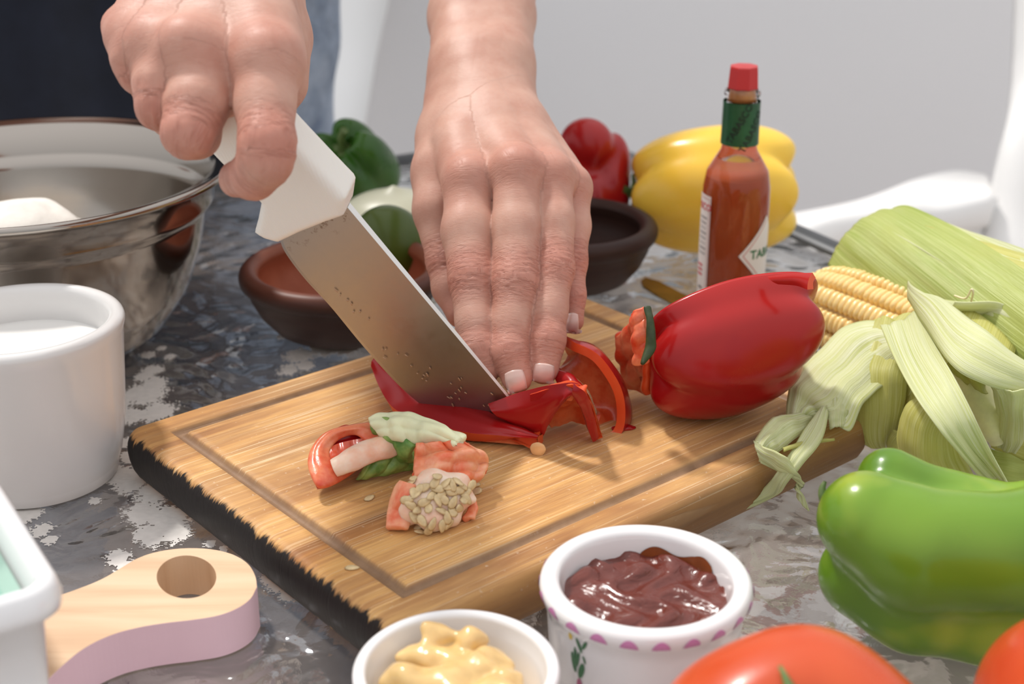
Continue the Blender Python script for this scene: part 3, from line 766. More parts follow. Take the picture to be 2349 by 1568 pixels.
def pepper_surface(L, R, lobes=4, ph=0.0, depth=0.10, dim=0.18, dim2=0.10, taper=0.0, bend=0.0, box_=0.75, flat=1.0, waist=0.0, uneven=0.12, nu=72, nv=144, a0=0.0, a1=2 * math.pi, seed=0, sat=(0.3, 0.3)):
    rs = np.random.RandomState(seed); lw = 1 + uneven * (rs.rand(lobes) - .5) * 2; ends = uneven * (rs.rand(lobes) - .3)
    vs, uv = [], []
    full = a1 - a0 > 6.28
    for j in range(nu + 1):
        al = -math.pi / 2 + math.pi * j / nu
        cz, sz = abs(math.cos(al)), math.sin(al)
        z0 = math.copysign(abs(sz) ** 0.82, sz); rr = cz ** box_
        t = (z0 + 1) / 2
        for i in range(nv + (0 if full else 1)):
            a = a0 + (a1 - a0) * i / nv
            q = (a - ph) * lobes / (2 * math.pi); k = int(math.floor(q)) % lobes; fr = q - math.floor(q)
            g_ = math.sin(math.pi * fr)
            groove = math.exp(-(g_ / 0.50) ** 2)
            m = lw[k] * (1 - abs(2 * fr - 1) ** 3) + 0.5 * (lw[k] + lw[(k + (1 if fr > .5 else -1)) % lobes]) * abs(2 * fr - 1) ** 3
            r = R * rr * (m - depth * groove * (0.55 + 0.9 * z0 * z0)) * (1 + taper * z0 - waist * math.exp(-(z0 / .45) ** 2))
            z = z0 * L / 2
            if z0 > 0: z -= dim * L * math.exp(-(rr / .42) ** 2) ; z += L * .07 * (g_ - .6) * math.exp(-((rr - .62) / .3) ** 2) * (z0 > .3)
            else: z += dim2 * L * math.exp(-(rr / .42) ** 2); z -= L * (.07 * (g_ - .6) + ends[k] * .25 * g_) * math.exp(-((rr - .6) / .3) ** 2) * (z0 < -.3)
            x, y = r * math.cos(a), r * math.sin(a) * flat
            x += bend * (z0 * z0) * R
            vs.append((x, y, z)); uv.append(((a - a0) / (2 * math.pi), t))
    m = nv if full else nv + 1
    fs = [(j * m + i, j * m + (i + 1) % m, (j + 1) * m + (i + 1) % m, (j + 1) * m + i) for j in range(nu) for i in range(nv)]
    return vs, fs, uv
def orient(o, loc, zdir, roll=0.0):
    """aim the thing's own +Z along zdir"""
    q = Vector([float(a) for a in zdir]).normalized().to_track_quat('Z', 'Y')
    o.rotation_mode = 'XYZ'; o.rotation_euler = (q.to_matrix() @ Matrix.Rotation(roll, 3, 'Z')).to_euler(); o.location = V(loc)
def whole_pepper(name, L, R, m, loc, zdir, roll, label, cat='pepper', stem_len=.022, stem_bend=(.006, .0), sm=None, stem_r=.004, **kw):
    root = thing(name); v, f, uv = pepper_surface(L, R, **kw)
    o = link('fruit', mesh('pepper_fruit', v, f, uv), m, root)
    zt_ = L / 2 - kw.get('dim', .18) * L
    bx = 0
    v, f = tube_mesh([(bx, 0, zt_ - .002), (bx + .001, 0, zt_ + stem_len * .35), (bx + stem_bend[0] * .6, stem_bend[1] * .6, zt_ + stem_len * .7), (bx + stem_bend[0] * 1.5, stem_bend[1] * 1.5, zt_ + stem_len)], [stem_r * 2.2, stem_r * .95, stem_r * .8, stem_r * .95], 14, 20)
    link('stem', mesh('pepper_stem', v, f), sm or M_stem, root)
    # calyx: a star-edged cap round the stem foot
    vs, fs = [(0, 0, zt_ + .0022)], []
    for j in (1, 2, 3):
        for i in range(36):
            a = 2 * math.pi * i / 36; r = (.0105 + .0022 * math.cos(6 * a)) * j / 3; vs.append((r * math.cos(a), r * math.sin(a), zt_ + .0024 + .0002 * j * j))
    for i in range(36): fs.append((0, 1 + i, 1 + (i + 1) % 36))
    for j in range(2):
        for i in range(36): fs.append((1 + j * 36 + i, 1 + (j + 1) * 36 + i, 1 + (j + 1) * 36 + (i + 1) % 36, 1 + j * 36 + (i + 1) % 36))
    o2 = link('calyx', mesh('calyx', vs, fs), sm or M_stem, root); solid(o2, .0016)
    orient(root, loc, zdir, roll); tag(root, label, cat); return root
def mid(px, py, z): return T(px, py, z)

# green pepper, front right: three swelling lobes running off the right edge
gp_ = thing('bell_pepper', T(2150, 1500, 0)); tag(gp_, 'large light green bell pepper at the right, in front of the corn husks', 'pepper')
def lob3(l, D=.500): return [(P(px, py, D + dd), r * D / FPX) for px, py, dd, r in l]
GL = [lob3([(2040, 1100, .014, 76), (2200, 1185, .016, 84), (2440, 1215, .018, 110), (2600, 1230, .02, 80)]),
      lob3([(1988, 1192, -.006, 112), (2110, 1262, -.010, 124), (2260, 1268, -.010, 118), (2450, 1268, -.006, 150), (2620, 1270, 0, 110)]),
      lob3([(1980, 1318, .010, 104), (2100, 1372, .008, 112), (2270, 1400, .008, 112), (2470, 1440, .008, 130), (2620, 1420, .01, 100)]),
      lob3([(2060, 1260, .03, 110), (2300, 1310, .034, 130), (2520, 1320, .034, 140)])]
def f_gp(p):
    d = None
    for l in GL:
        e = chain_d(p, l, .012); d = e if d is None else smin(d, e, .0065)
    return np.maximum(d, .0006 - p[2])
vs, q = nets(f_gp, P(2230, 1290, .51) - [.075, .075, .075], P(2230, 1290, .51) + [.105, .075, .075], .0013)
o = link('fruit', np_mesh('pepper_fruit', vs, q), M_gpep); adopt(gp_, o)
v, f = tube_mesh([P(1965, 1195, .505), P(1920, 1168, .503), P(1892, 1145, .502), P(1886, 1122, .502), P(1893, 1103, .502)], [.0040, .0026, .0019, .0013, .0006], 14, 24)
o = link('stem', mesh('pepper_stem', v, f), M_stem); adopt(gp_, o)
v, f = tube_mesh([P(1965, 1180, .500), P(1938, 1150, .500), P(1922, 1136, .500)], [.0030, .0022, .0020], 12, 10)
o = link('calyx', mesh('calyx', v, f), M_stem); adopt(gp_, o)
# green pepper, back left of the hand
whole_pepper('bell_pepper', .066, .0315, M_dgpep, mid(818, 375, .036), (-.35, -.62, .72), rad(30), 'dark green bell pepper standing between the knife handle and the hand',
             stem_len=.020, stem_r=.003, lobes=4, ph=.5, depth=.30, dim=.24, box_=.62, uneven=.2, seed=9)
# yellow pepper
whole_pepper('bell_pepper', .105, .0405, M_ypep, mid(1640, 434, .0425), (-.98, .15, -.10), rad(40), 'large yellow bell pepper lying behind the sauce bottle',
             stem_len=.012, lobes=4, ph=.2, depth=.08, dim=.05, dim2=.10, taper=-.06, box_=.60, uneven=.12, seed=2)
# whole red pepper in the bowl: folded, bulging lobes
rp = thing('bell_pepper', T(1365, 470, .030)); tag(rp, 'whole red bell pepper standing in the dark wooden bowl right of the hand', 'pepper')
RPD = (T(1365, 470, .03) - CP) @ FV
def f_rp(p):
    L_ = [((1345, 330), .010, (.0170, .0150, .0165)), ((1335, 375), .002, (.0150, .0140, .0150)), ((1405, 385), -.006, (.0120, .0150, .0230)), ((1398, 450), -.002, (.0130, .0150, .0240)), ((1352, 470), .006, (.0150, .0140, .0200)), ((1375, 505), .004, (.0150, .0140, .0120)), ((1310, 430), .004, (.0130, .0140, .0200))]
    d = None
    for (px, py), dy, r in L_:
        e = ell_d(p, P(px, py, RPD - dy), r); d = e if d is None else smin(d, e, .0045)
    return d
c_ = P(1365, 420, RPD); vs, q = nets(f_rp, c_ - .055, c_ + .055, .0013)
o = link('fruit', np_mesh('pepper_fruit', vs, q), M_rpep); adopt(rp, o)
v, f = tube_mesh([P(1300, 345, RPD + .004), P(1288, 352, RPD), P(1278, 356, RPD - .004)], [.0035, .0022, .0026], 12, 10)
o = link('stem', mesh('pepper_stem', v, f), M_stem); adopt(rp, o)

# tomatoes
M_tom = mat_pepper('tomato_skin', (0.50, 0.055, 0.014), (0.60, 0.10, 0.025), (0.56, 0.075, 0.02), rough=.22, scale=16, sss=.2)
def tomato(loc, R, label, tilt, roll):
    root = thing('tomato'); vs, fs = [], []; nu, nv = 48, 96
    for j in range(nu + 1):
        al = -math.pi / 2 + math.pi * j / nu; rr = math.cos(al) ** .85; z = R * .80 * math.sin(al) - R * .16 * math.exp(-(rr / .30) ** 2) * (1 if al > 0 else -.3)
        for i in range(nv):
            a = 2 * math.pi * i / nv; r = R * rr * (1 + .025 * math.cos(5 * a + 1) * rr); vs.append((r * math.cos(a), r * math.sin(a), z))
    fs = [(j * nv + i, j * nv + (i + 1) % nv, (j + 1) * nv + (i + 1) % nv, (j + 1) * nv + i) for j in range(nu) for i in range(nv)]
    link('fruit', mesh('tomato_fruit', vs, fs), M_tom, root)
    zt_ = R * .66
    for k in range(5):
        a = 2 * math.pi * k / 5 + .3; ca, sa = math.cos(a), math.sin(a); s2 = .004
        A = [(ca * .002 - sa * .0025, sa * .002 + ca * .0025, zt_), (ca * .010 - sa * .002, sa * .010 + ca * .002, zt_ + .0035), (ca * .020, sa * .020, zt_ + .004)]
        B = [(ca * .002 + sa * .0025, sa * .002 - ca * .0025, zt_), (ca * .010 + sa * .002, sa * .010 - ca * .002, zt_ + .0035), (ca * .0202, sa * .0202, zt_ + .0036)]
        o = link('sepal', ribbon_mesh('sepal', A, B, 10, 4, .0006, seed=k), M_stem, root); solid(o, .0009)
    v, f = tube_mesh([(0, 0, zt_ - .001), (.0005, 0, zt_ + .005), (.003, .001, zt_ + .011)], [.003, .002, .0026], 12, 10)
    link('stem', mesh('tomato_stem', v, f), M_dstem, root)
    orient(root, loc, tilt, roll); tag(root, label, 'tomato')
tomato(P(1832, 1783, .388), .0415, 'large orange-red tomato at the bottom edge with its stem just showing', (-.08, -.62, 1), .4)
tomato(P(2575, 1690, .405), .042, 'orange-red tomato cut off by the bottom right corner', (.1, .0, 1), 1.0)

# lime
M_lime = mat_pepper('lime_skin', (0.055, 0.095, 0.010), (0.10, 0.15, 0.018), (0.075, 0.12, 0.014), rough=.32, scale=10)
def lime():
    root = thing('lime'); vs = []; nu, nv = 36, 64; R = .0222
    for j in range(nu + 1):
        al = -math.pi / 2 + math.pi * j / nu; s_ = math.sin(al); rr = math.cos(al) ** .9; z = R * 1.16 * s_ + (.0016 * math.exp(-(rr / .2) ** 2) * (1 if s_ > 0 else -1))
        for i in range(nv): a = 2 * math.pi * i / nv; vs.append((R * rr * math.cos(a), R * rr * math.sin(a), z))
    fs = [(j * nv + i, j * nv + (i + 1) % nv, (j + 1) * nv + (i + 1) % nv, (j + 1) * nv + i) for j in range(nu) for i in range(nv)]
    link('fruit', mesh('lime_fruit', vs, fs), M_lime, root)
    v, f = revolve([(.0001, .0250), (.0022, .0252), (.0030, .0245), (.0034, .0236)], 20); link('stem_scar', mesh('stem_scar', v, f), M_dstem, root)
    orient(root, T(898, 568, .0330), (-.40, -.25, .88), 0); tag(root, 'green lime in the dark wooden bowl behind the knife blade', 'lime')
lime()
# pale onion behind the lime
M_onion = simple('onion_skin', (0.66, 0.66, 0.50), 0.35, 0.06, 20, sss=.1, sssr=(.5, .5, .3), sssc=.004)
vs = []; nu, nv = 30, 64
for j in range(nu + 1):
    al = -math.pi / 2 + math.pi * j / nu
    for i in range(nv): a = 2 * math.pi * i / nv; r = math.cos(al) ** .9; vs.append((.036 * r * math.cos(a), .032 * r * math.sin(a), .020 * math.sin(al) + .004 * math.exp(-(r / .15) ** 2) * math.sin(al)))
fs = [(j * nv + i, j * nv + (i + 1) % nv, (j + 1) * nv + (i + 1) % nv, (j + 1) * nv + i) for j in range(nu) for i in range(nv)]
o = link('onion', mesh('onion', vs, fs), M_onion); o.location = V(T(905, 507, .020)) ; tag(o, 'pale onion behind the bowl with the lime, beside the hand', 'onion')

# ------------------------------------------------------------------ half red pepper lying on the board
half = thing('halved_pepper', T(1650, 900, ZB)); tag(half, 'large cut red bell pepper lying on the right of the cutting board', 'pepper')
ctr = T(1652, 788, ZB + .0335)
axd = (T(1860, 772, ZB + .034) - T(1480, 800, ZB + .034)); axd = axd / np.linalg.norm(axd)
axd = axd + np.array([0, .0, .10]); axd /= np.linalg.norm(axd)
side = np.cross(axd, [0, 0, 1]); side /= np.linalg.norm(side)       # towards the camera
upv = np.cross(side, axd)
Lp, Rp = .069, .0325
v, f, uv = pepper_surface(Lp, Rp, lobes=5, ph=.35, depth=.075, dim=.03, dim2=.05, taper=.0, box_=.42, uneven=.05, seed=11, a0=rad(-68), a1=rad(178), nu=64, nv=110, waist=-.01)
v = [(x * (1 + .012 * math.sin(160 * z + 90 * y) + .010 * math.sin(230 * y + 60 * z)), y * (1 + .010 * math.sin(140 * z + 110 * x)), z) for x, y, z in v]
def half_xf(x, y, z):
    h_ = -y / Rp                                   # height above the middle, -1..1
    a_ = -z                                        # along the axis, + is the right-hand end
    a_ = a_ + (.0125 * h_ + .004 * (1 - h_ * h_)) * np.clip((a_ / Lp + .5), 0, 1) ** 1.3
    return ctr + side * x * (1.0) + upv * (-y * 1.02 + .006 * max(0, h_) * np.clip(a_ / Lp + .5, 0, 1.2)) + axd * a_
pts = [half_xf(x, y, z) for x, y, z in v]
W = np.array(pts); qf = np.array(f); nn_ = np.cross(W[qf[:, 2]] - W[qf[:, 0]], W[qf[:, 3]] - W[qf[:, 1]])
if (nn_ * (W[qf[:, 0]] - ctr)).sum() < 0: f = [t[::-1] for t in f]
o = link('shell', mesh('pepper_shell', pts, f, uv), [M_rpep, M_flesh, M_cut]); solid(o, .0042, -1, rim=2, inner=1); adopt(half, o)
o['label'] = 'glossy red outer wall with orange cut edge'
# pointed flap on the right end and rolled edge on top
A = [T(1760, 634, ZB + .072), T(1815, 627, ZB + .076), T(1864, 625, ZB + .079)]
B = [T(1785, 652, ZB + .070), T(1825, 655, ZB + .072), T(1852, 664, ZB + .073)]
o = link('curled_tip', ribbon_mesh('curled_tip', A, B, 20, 8, .001), [M_rpep, M_flesh, M_cut]); solid(o, .003, -1, rim=2, inner=1); crisp(o); adopt(half, o)
# pale core and flesh flap on the left
def blobmesh(name, fn, lo, hi, h, m, parent=None, **kw):
    vs, q = nets(fn, lo, hi, h); o = link(name, np_mesh(name, vs, q), m, **kw)
    if parent: adopt(parent, o)
    return o
A = [T(1408, 770, ZB + .034), T(1416, 820, ZB + .022), T(1428, 875, ZB + .008), T(1478, 905, ZB + .002)]
B = [T(1484, 700, ZB + .050), T(1486, 770, ZB + .036), T(1486, 830, ZB + .022), T(1490, 898, ZB + .004)]
Mm = [T(1455, 735, ZB + .048), T(1478, 790, ZB + .038), T(1482, 850, ZB + .024), T(1486, 908, ZB + .010)]
o = link('flesh_flap', ribbon_mesh('flesh_flap', A, Mm, 30, 12, -.004, .0016, 7, 3), [M_slice, M_cut, M_cut]); solid(o, .0042, 0, rim=2, inner=1); subsurf(o); adopt(half, o)
A = [T(1460, 724, ZB + .054), T(1462, 770, ZB + .046), T(1468, 830, ZB + .034)]
B = [T(1484, 702, ZB + .060), T(1490, 760, ZB + .051), T(1484, 830, ZB + .036)]
o = link('pith', ribbon_mesh('pith', A, B, 24, 8, .003, .0012, 8, 2), M_slice); solid(o, .004, 0); subsurf(o); adopt(half, o)
A = [T(1476, 702, ZB + .062), T(1482, 742, ZB + .056), T(1484, 790, ZB + .047), T(1472, 838, ZB + .040)]
B = [T(1481, 708, ZB + .060), T(1496, 755, ZB + .053), T(1503, 800, ZB + .046), T(1474, 838, ZB + .040)]
o = link('calyx', ribbon_mesh('calyx_half', A, B, 20, 6, .002, .0004, 5, 6), simple('dark_calyx_b', (0.028, 0.045, 0.010), .5, .5, 150, bumpk=.3)); solid(o, .0018, 0); subsurf(o); adopt(half, o)

# ------------------------------------------------------------------ strips and slices
def slab(name, A, B, th, mats, cup=0.0, ripple=0.0, seed=0, nu=40, nv=10, label=None, cat='pepper slice', freq=6):
    o = link(name, ribbon_mesh(name, A, B, nu, nv, cup, ripple, freq, seed), mats); solid(o, th, -1, rim=2, inner=1); crisp(o)
    if label: tag(o, label, cat)
    return o
z = ZB
RM_ = [M_rpep, M_flesh, M_cut]
slab('pepper_strip', [T(868, 806, z + .020), T(930, 815, z + .0185), T(1010, 865, z + .0155), T(1100, 930, z + .0120), T(1180, 972, z + .0100), T(1238, 998, z + .0088)],
     [T(851, 838, z + .014), T(869, 885, z + .010), T(901, 934, z + .0085), T(957, 962, z + .0078), T(1061, 989, z + .0075), T(1150, 999, z + .0075), T(1232, 1007, z + .0075)],
     .0068, RM_, .0012, .0004, 3, 44, 12, 'long red pepper strip lying left of the knife blade')
# piece being cut, held under the fingertips
slab('pepper_piece', [T(1120, 925, z + .018), T(1190, 900, z + .025), T(1262, 882, z + .032), T(1318, 877, z + .035), T(1336, 888, z + .034)],
     [T(1150, 960, z + .012), T(1205, 985, z + .008), T(1242, 1002, z + .0055), T(1262, 965, z + .014), T(1292, 925, z + .024), T(1322, 897, z + .031)],
     .0050, RM_, .003, .0003, 5, 40, 12, 'red pepper piece under the fingertips, being cut by the knife tip')
slab('folded_pepper_piece', [T(1316, 878, z + .036), T(1345, 905, z + .032), T(1362, 950, z + .019), T(1373, 1004, z + .003)],
     [T(1312, 905, z + .030), T(1326, 925, z + .024), T(1340, 958, z + .014), T(1357, 1004, z + .002)],
     .0048, RM_, .002, .0003, 7, 30, 10, 'short folded red pepper leg standing right of the knife tip')
slab('pepper_tongue', [T(1258, 965, z + .0100), T(1285, 925, z + .020), T(1322, 905, z + .024), T(1345, 950, z + .012)],
     [T(1266, 982, z + .0020), T(1290, 975, z + .003), T(1318, 970, z + .003), T(1342, 975, z + .003)], .003, [M_flesh, M_cut, M_cut], -.003, .0006, 8, 24, 10,
     'orange inner flap of pepper between the folded pieces')
def arch(name, ctrl, w, th, label, cat='pepper slice'):
    """curved ring piece: centre line with a local width direction"""
    pass
slab('pepper_piece', [T(1215, 905, z + .026), T(1255, 893, z + .030), T(1310, 882, z + .033), T(1345, 905, z + .028), T(1362, 950, z + .014), T(1374, 1004, z + .002)],
     [T(1238, 1000, z + .004), T(1262, 968, z + .012), T(1285, 925, z + .022), T(1320, 900, z + .027), T(1345, 950, z + .013), T(1358, 1000, z + .002)],
     .0042, RM_, .002, .0003, 7, 40, 10, 'short folded red pepper piece at the tip of the knife')
# big ring slice standing behind
slab('pepper_ring', [T(1275, 780, z + .030), T(1310, 800, z + .034), T(1360, 830, z + .032), T(1400, 885, z + .022), T(1416, 940, z + .010), T(1405, 985, z + .0015), T(1375, 992, z + .001)],
     [T(1262, 850, z + .016), T(1285, 850, z + .018), T(1320, 862, z + .018), T(1352, 900, z + .010), T(1368, 935, z + .004), T(1378, 950, z + .004), T(1368, 975, z + .001)],
     .0040, [M_flesh, M_rpep, M_cut], -.007, .0005, 9, 44, 12, 'curved red pepper ring slice behind the fingertips')
v, f = tube_mesh([T(1276, 783, z + .031), T(1312, 802, z + .036), T(1362, 832, z + .034), T(1402, 885, z + .024), T(1418, 942, z + .012), T(1404, 988, z + .004)], [.0026, .0030, .0032, .0034, .0034, .0030], 12, 36)
slab('pepper_wedge', [T(1270, 835, z + .026), T(1300, 855, z + .027), T(1330, 885, z + .024)], [T(1278, 880, z + .024), T(1310, 880, z + .028), T(1332, 900, z + .026)], .004, RM_, .002, .0002, 4, 16, 6, 'small red pepper wedge right of the ring fingertip')
# crumb and round pale bit
def lump(name, px, py, zz, r, m, label, cat, seed=0, rot=0, amp=.15):
    c_ = T(px, py, zz)
    def fn(p):
        x, y, zq = p; ca, sa = math.cos(rot), math.sin(rot)
        X, Y = (x * ca + y * sa), (-x * sa + y * ca)
        k = np.sqrt((X / r[0]) ** 2 + (Y / r[1]) ** 2 + (zq / r[2]) ** 2)
        return (k - 1) * min(r) + min(r) * amp * noise3(x, y, zq, 2.2 / min(r), seed)
    R = max(r) * 1.5
    vs, q = nets(fn, (-R, -R, -r[2] * 1.6), (R, R, r[2] * 1.6), min(r) / 5)
    o = link(name, np_mesh(name, vs, q), m); o.location = V(c_); tag(o, label, cat); return o
lump('pepper_crumb', 1430, 981, z + .0010, (.0058, .0022, .0012), M_rpep, 'tiny red pepper crumb between the ring slice and the cut pepper', 'crumb', 2, .15)
lump('pepper_bit', 1234, 1030, z + .0030, (.0034, .0012, .0034), simple('pale_bit', (.78, .46, .22), .35, .1, 200, sss=.3, sssr=(.8, .4, .2), sssc=.003), 'round pale orange pepper bit at the end of the long strip', 'crumb', 4, -.2, .05)

# ------------------------------------------------------------------ left top slice with its calyx
ts = thing('pepper_top_slice', T(830, 1110, z)); tag(ts, 'red pepper top slice with white pith and green calyx, left of the seeds', 'pepper slice')
M3 = [M_rpep, M_flesh, M_cut]
M_dcal = simple('dark_calyx', (0.045, 0.085, 0.018), .5, .4, 120, bumpk=.3)
A = [T(890, 985, z + .016), T(868, 966, z + .017), T(810, 970, z + .019), T(745, 990, z + .018), T(710, 1030, z + .014), T(703, 1072, z + .011), T(722, 1112, z + .008), T(755, 1119, z + .006), T(800, 1096, z + .005), T(838, 1066, z + .006)]
B = [T(880, 1030, z + .012), T(840, 1014, z + .014), T(812, 1000, z + .015), T(780, 1010, z + .015), T(762, 1030, z + .0135), T(760, 1048, z + .012), T(768, 1052, z + .011), T(785, 1050, z + .010), T(806, 1042, z + .010), T(830, 1032, z + .010)]
o = link('wall', ribbon_mesh('slice_wall', A, B, 50, 12, .0025, .0004, 5, 2), [M_slice, M_rpep, M_rpep]); solid(o, .0065, -1, rim=2, inner=1); subsurf(o); adopt(ts, o)
A = [T(845, 975, z + .012), T(790, 985, z + .011), T(748, 1012, z + .010)]
B = [T(830, 1040, z + .009), T(790, 1050, z + .008), T(755, 1050, z + .008)]
o = link('inner_wall', ribbon_mesh('slice_inner', A, B, 20, 8, -.002, .0006, 9, 3), M_cut); solid(o, .002, -1); adopt(ts, o)
A = [T(765, 1068, z + .010), T(800, 1040, z + .014), T(850, 1015, z + .015), T(900, 1010, z + .014)]
B = [T(775, 1090, z + .008), T(812, 1078, z + .010), T(860, 1060, z + .010), T(910, 1045, z + .010)]
o = link('pith', ribbon_mesh('slice_pith', A, B, 24, 8, .003, .0006, 6, 5), M_pith); solid(o, .005, 0); subsurf(o); adopt(ts, o)
A = [T(845, 1050, z + .010), T(880, 1035, z + .012), T(930, 1030, z + .010), T(960, 1045, z + .006)]
B = [T(815, 1100, z + .0015), T(850, 1092, z + .002), T(900, 1082, z + .002), T(960, 1062, z + .002)]
o = link('calyx', ribbon_mesh('slice_calyx', A, B, 28, 8, .003, .0010, 9, 7), M_calyx); solid(o, .003, 0); subsurf(o); adopt(ts, o)

# ------------------------------------------------------------------ core with seeds
core = thing('pepper_core', T(1000, 1200, z)); tag(core, 'pepper core with green calyx, pale pith and a cluster of seeds, nearest the camera', 'pepper core')
A = [T(848, 962, z + .021), T(895, 948, z + .024), T(950, 952, z + .026), T(1010, 972, z + .026), T(1065, 1005, z + .024)]
B = [T(875, 1000, z + .017), T(925, 1015, z + .018), T(960, 1018, z + .019), T(1000, 1022, z + .020), T(1052, 1030, z + .020)]
o = link('pith', ribbon_mesh('core_pith', A, B, 36, 12, .0035, .0014, 8, 4), M_whitepith); solid(o, .005, -.5); subsurf(o); adopt(core, o)
A = [T(846, 962, z + .0215), T(880, 952, z + .024), T(908, 965, z + .0245), T(925, 990, z + .022), T(955, 1020, z + .019)]
B = [T(858, 985, z + .017), T(880, 1003, z + .013), T(895, 1030, z + .010), T(925, 1050, z + .007), T(948, 1062, z + .006)]
o = link('calyx', ribbon_mesh('core_calyx', A, B, 26, 10, .003, .0012, 9, 1), M_calyx); solid(o, .003, 0); subsurf(o); adopt(core, o)
g = N('core_flesh'); c = g.coord('Object')
M_coref = g.bsdf(g.mix(g.ramp(g.noise(c, 70, 4, .6, .6), [(0.36, 0), (0.6, 1)]), (0.76, 0.15, 0.055), (0.84, 0.42, 0.24)), 0.32, sss=.3, sssr=(0.8, 0.35, 0.2), sssc=0.005, normal=g.bump(g.noise(c, 240, 3), .5, .0008), coat=.15)
A = [T(955, 1018, z + .020), T(948, 1060, z + .016), T(945, 1100, z + .012), T(950, 1130, z + .008)]
B = [T(1065, 1010, z + .022), T(1122, 1050, z + .014), T(1112, 1085, z + .009), T(1085, 1112, z + .006)]
o = link('flesh', ribbon_mesh('core_flesh', A, B, 40, 20, .006, .0026, 6, 12), [M_coref, M_flesh, M_cut]); solid(o, .0055, -.6, rim=2, inner=1); subsurf(o); adopt(core, o)
def f_core(p):
    x, y, zq = p
    d = None
    for (px, py, zz, r) in ((965, 1140, z + .010, .0072), (1005, 1120, z + .013, .0080), (1045, 1135, z + .010, .0075), (985, 1180, z + .006, .0066), (945, 1170, z + .007, .0055), (1025, 1170, z + .006, .0065)):
        c_ = T(px, py, zz); e = ell_d(p, c_, (r, r, r)); d = e if d is None else smin(d, e, .003)
    d = d + .0012 * noise3(x, y, zq, 520, 3)
    return np.maximum(d, (z + .0006) - zq)
cc_ = T(990, 1150, z + .008)
o = blobmesh('placenta', f_core, cc_ - .03, cc_ + .03, .0009, M_pith, core)
A = [T(925, 1105, z + .016), T(905, 1130, z + .012), T(893, 1170, z + .006), T(886, 1215, z + .001)]
B = [T(952, 1112, z + .016), T(950, 1145, z + .012), T(948, 1180, z + .006), T(935, 1218, z + .001)]
o = link('membrane', ribbon_mesh('core_membrane', A, B, 20, 8, .002, .0005, 5, 4), M_coref); solid(o, .0035, 0); subsurf(o); adopt(core, o)
A = [T(1075, 1130, z + .008), T(1082, 1160, z + .004), T(1060, 1195, z + .001)]
B = [T(1088, 1140, z + .007), T(1097, 1168, z + .004), T(1088, 1192, z + .001)]
o = link('membrane', ribbon_mesh('core_membrane2', A, B, 16, 6, .001, .0004, 5, 5), M_coref); solid(o, .003, 0); subsurf(o); adopt(core, o)
# seeds (flat ovals): shared mesh
vs, fs = [], []
for j in range(5):
    al = -math.pi / 2 + math.pi * j / 4
    for i in range(10):
        a = 2 * math.pi * i / 10; tear = 1 - .25 * math.cos(a) * .5
        vs.append((.0029 * math.cos(al) * math.cos(a), .0017 * math.cos(al) * math.sin(a) * (1.0 - .3 * math.cos(a)), .00060 * math.sin(al)))
fs = [(j * 10 + i, j * 10 + (i + 1) % 10, (j + 1) * 10 + (i + 1) % 10, (j + 1) * 10 + i) for j in range(4) for i in range(10)]
seed_me = mesh('pepper_seed', vs, fs); seed_me.materials.append(M_seed); seed_me.polygons.foreach_set('use_smooth', [True] * len(seed_me.polygons))
# ray-cast pixels of the photograph onto the core to seat each seed
pl_o = [q for q in core.children if q.name.startswith('placenta')][0]
bv = BVHTree.FromPolygons([v.co[:] for v in pl_o.data.vertices], [p.vertices[:] for p in pl_o.data.polygons])
rs = random.Random(5)
spots = [(1002, 1092), (955, 1100), (945, 1112), (1000, 1103), (1020, 1112), (1045, 1103), (1060, 1110), (1078, 1118), (1052, 1122), (1068, 1130), (1085, 1108), (1040, 1130), (975, 1118), (1012, 1130), (992, 1138), (962, 1128), (950, 1140),
         (978, 1150), (1000, 1152), (1035, 1150), (1060, 1148), (942, 1158), (962, 1170), (985, 1168), (1008, 1170), (1035, 1172), (1020, 1185), (950, 1185), (970, 1192), (990, 1195), (1010, 1200), (1030, 1198), (960, 1205), (985, 1210), (938, 1150), (1052, 1165), (1072, 1145), (1018, 1148), (948, 1128), (1030, 1118), (1090, 1128), (1040, 1112), (966, 1215), (1000, 1120)]
for px, py in spots:
    px += rs.uniform(-4, 4); py += rs.uniform(-4, 4)
    dr = Vector(tuple(T(px, py, 0) - CP)).normalized()
    hit = bv.ray_cast(Vector(tuple(CP)), dr)
    if hit[0] is None: loc, nr = Vector(tuple(T(px, py, z + .0012))), Vector((rs.uniform(-.3, .3), -.2, 1))
    else: loc, nr = hit[0] + hit[1] * .0008, hit[1]
    o = bpy.data.objects.new('seed', seed_me); COL.objects.link(o)
    nr = (nr + Vector((rs.uniform(-.5, .5), rs.uniform(-.5, .5), rs.uniform(-.2, .5)))).normalized()
    o.rotation_euler = (nr.to_track_quat('Z', 'Y').to_matrix() @ Matrix.Rotation(rs.uniform(0, 6.28), 3, 'Z')).to_euler(); o.location = loc; adopt(core, o)
o = bpy.data.objects.new('seed', seed_me); COL.objects.link(o); o.location = V(T(808, 1301, z + .0008)); tag(o, 'single pepper seed on the front left border of the board', 'seed')
o = bpy.data.objects.new('seed', seed_me); COL.objects.link(o); o.location = V(T(848, 1141, z + .0008)); o.rotation_euler.z = 1; tag(o, 'single pepper seed below the green calyx on the board', 'seed')

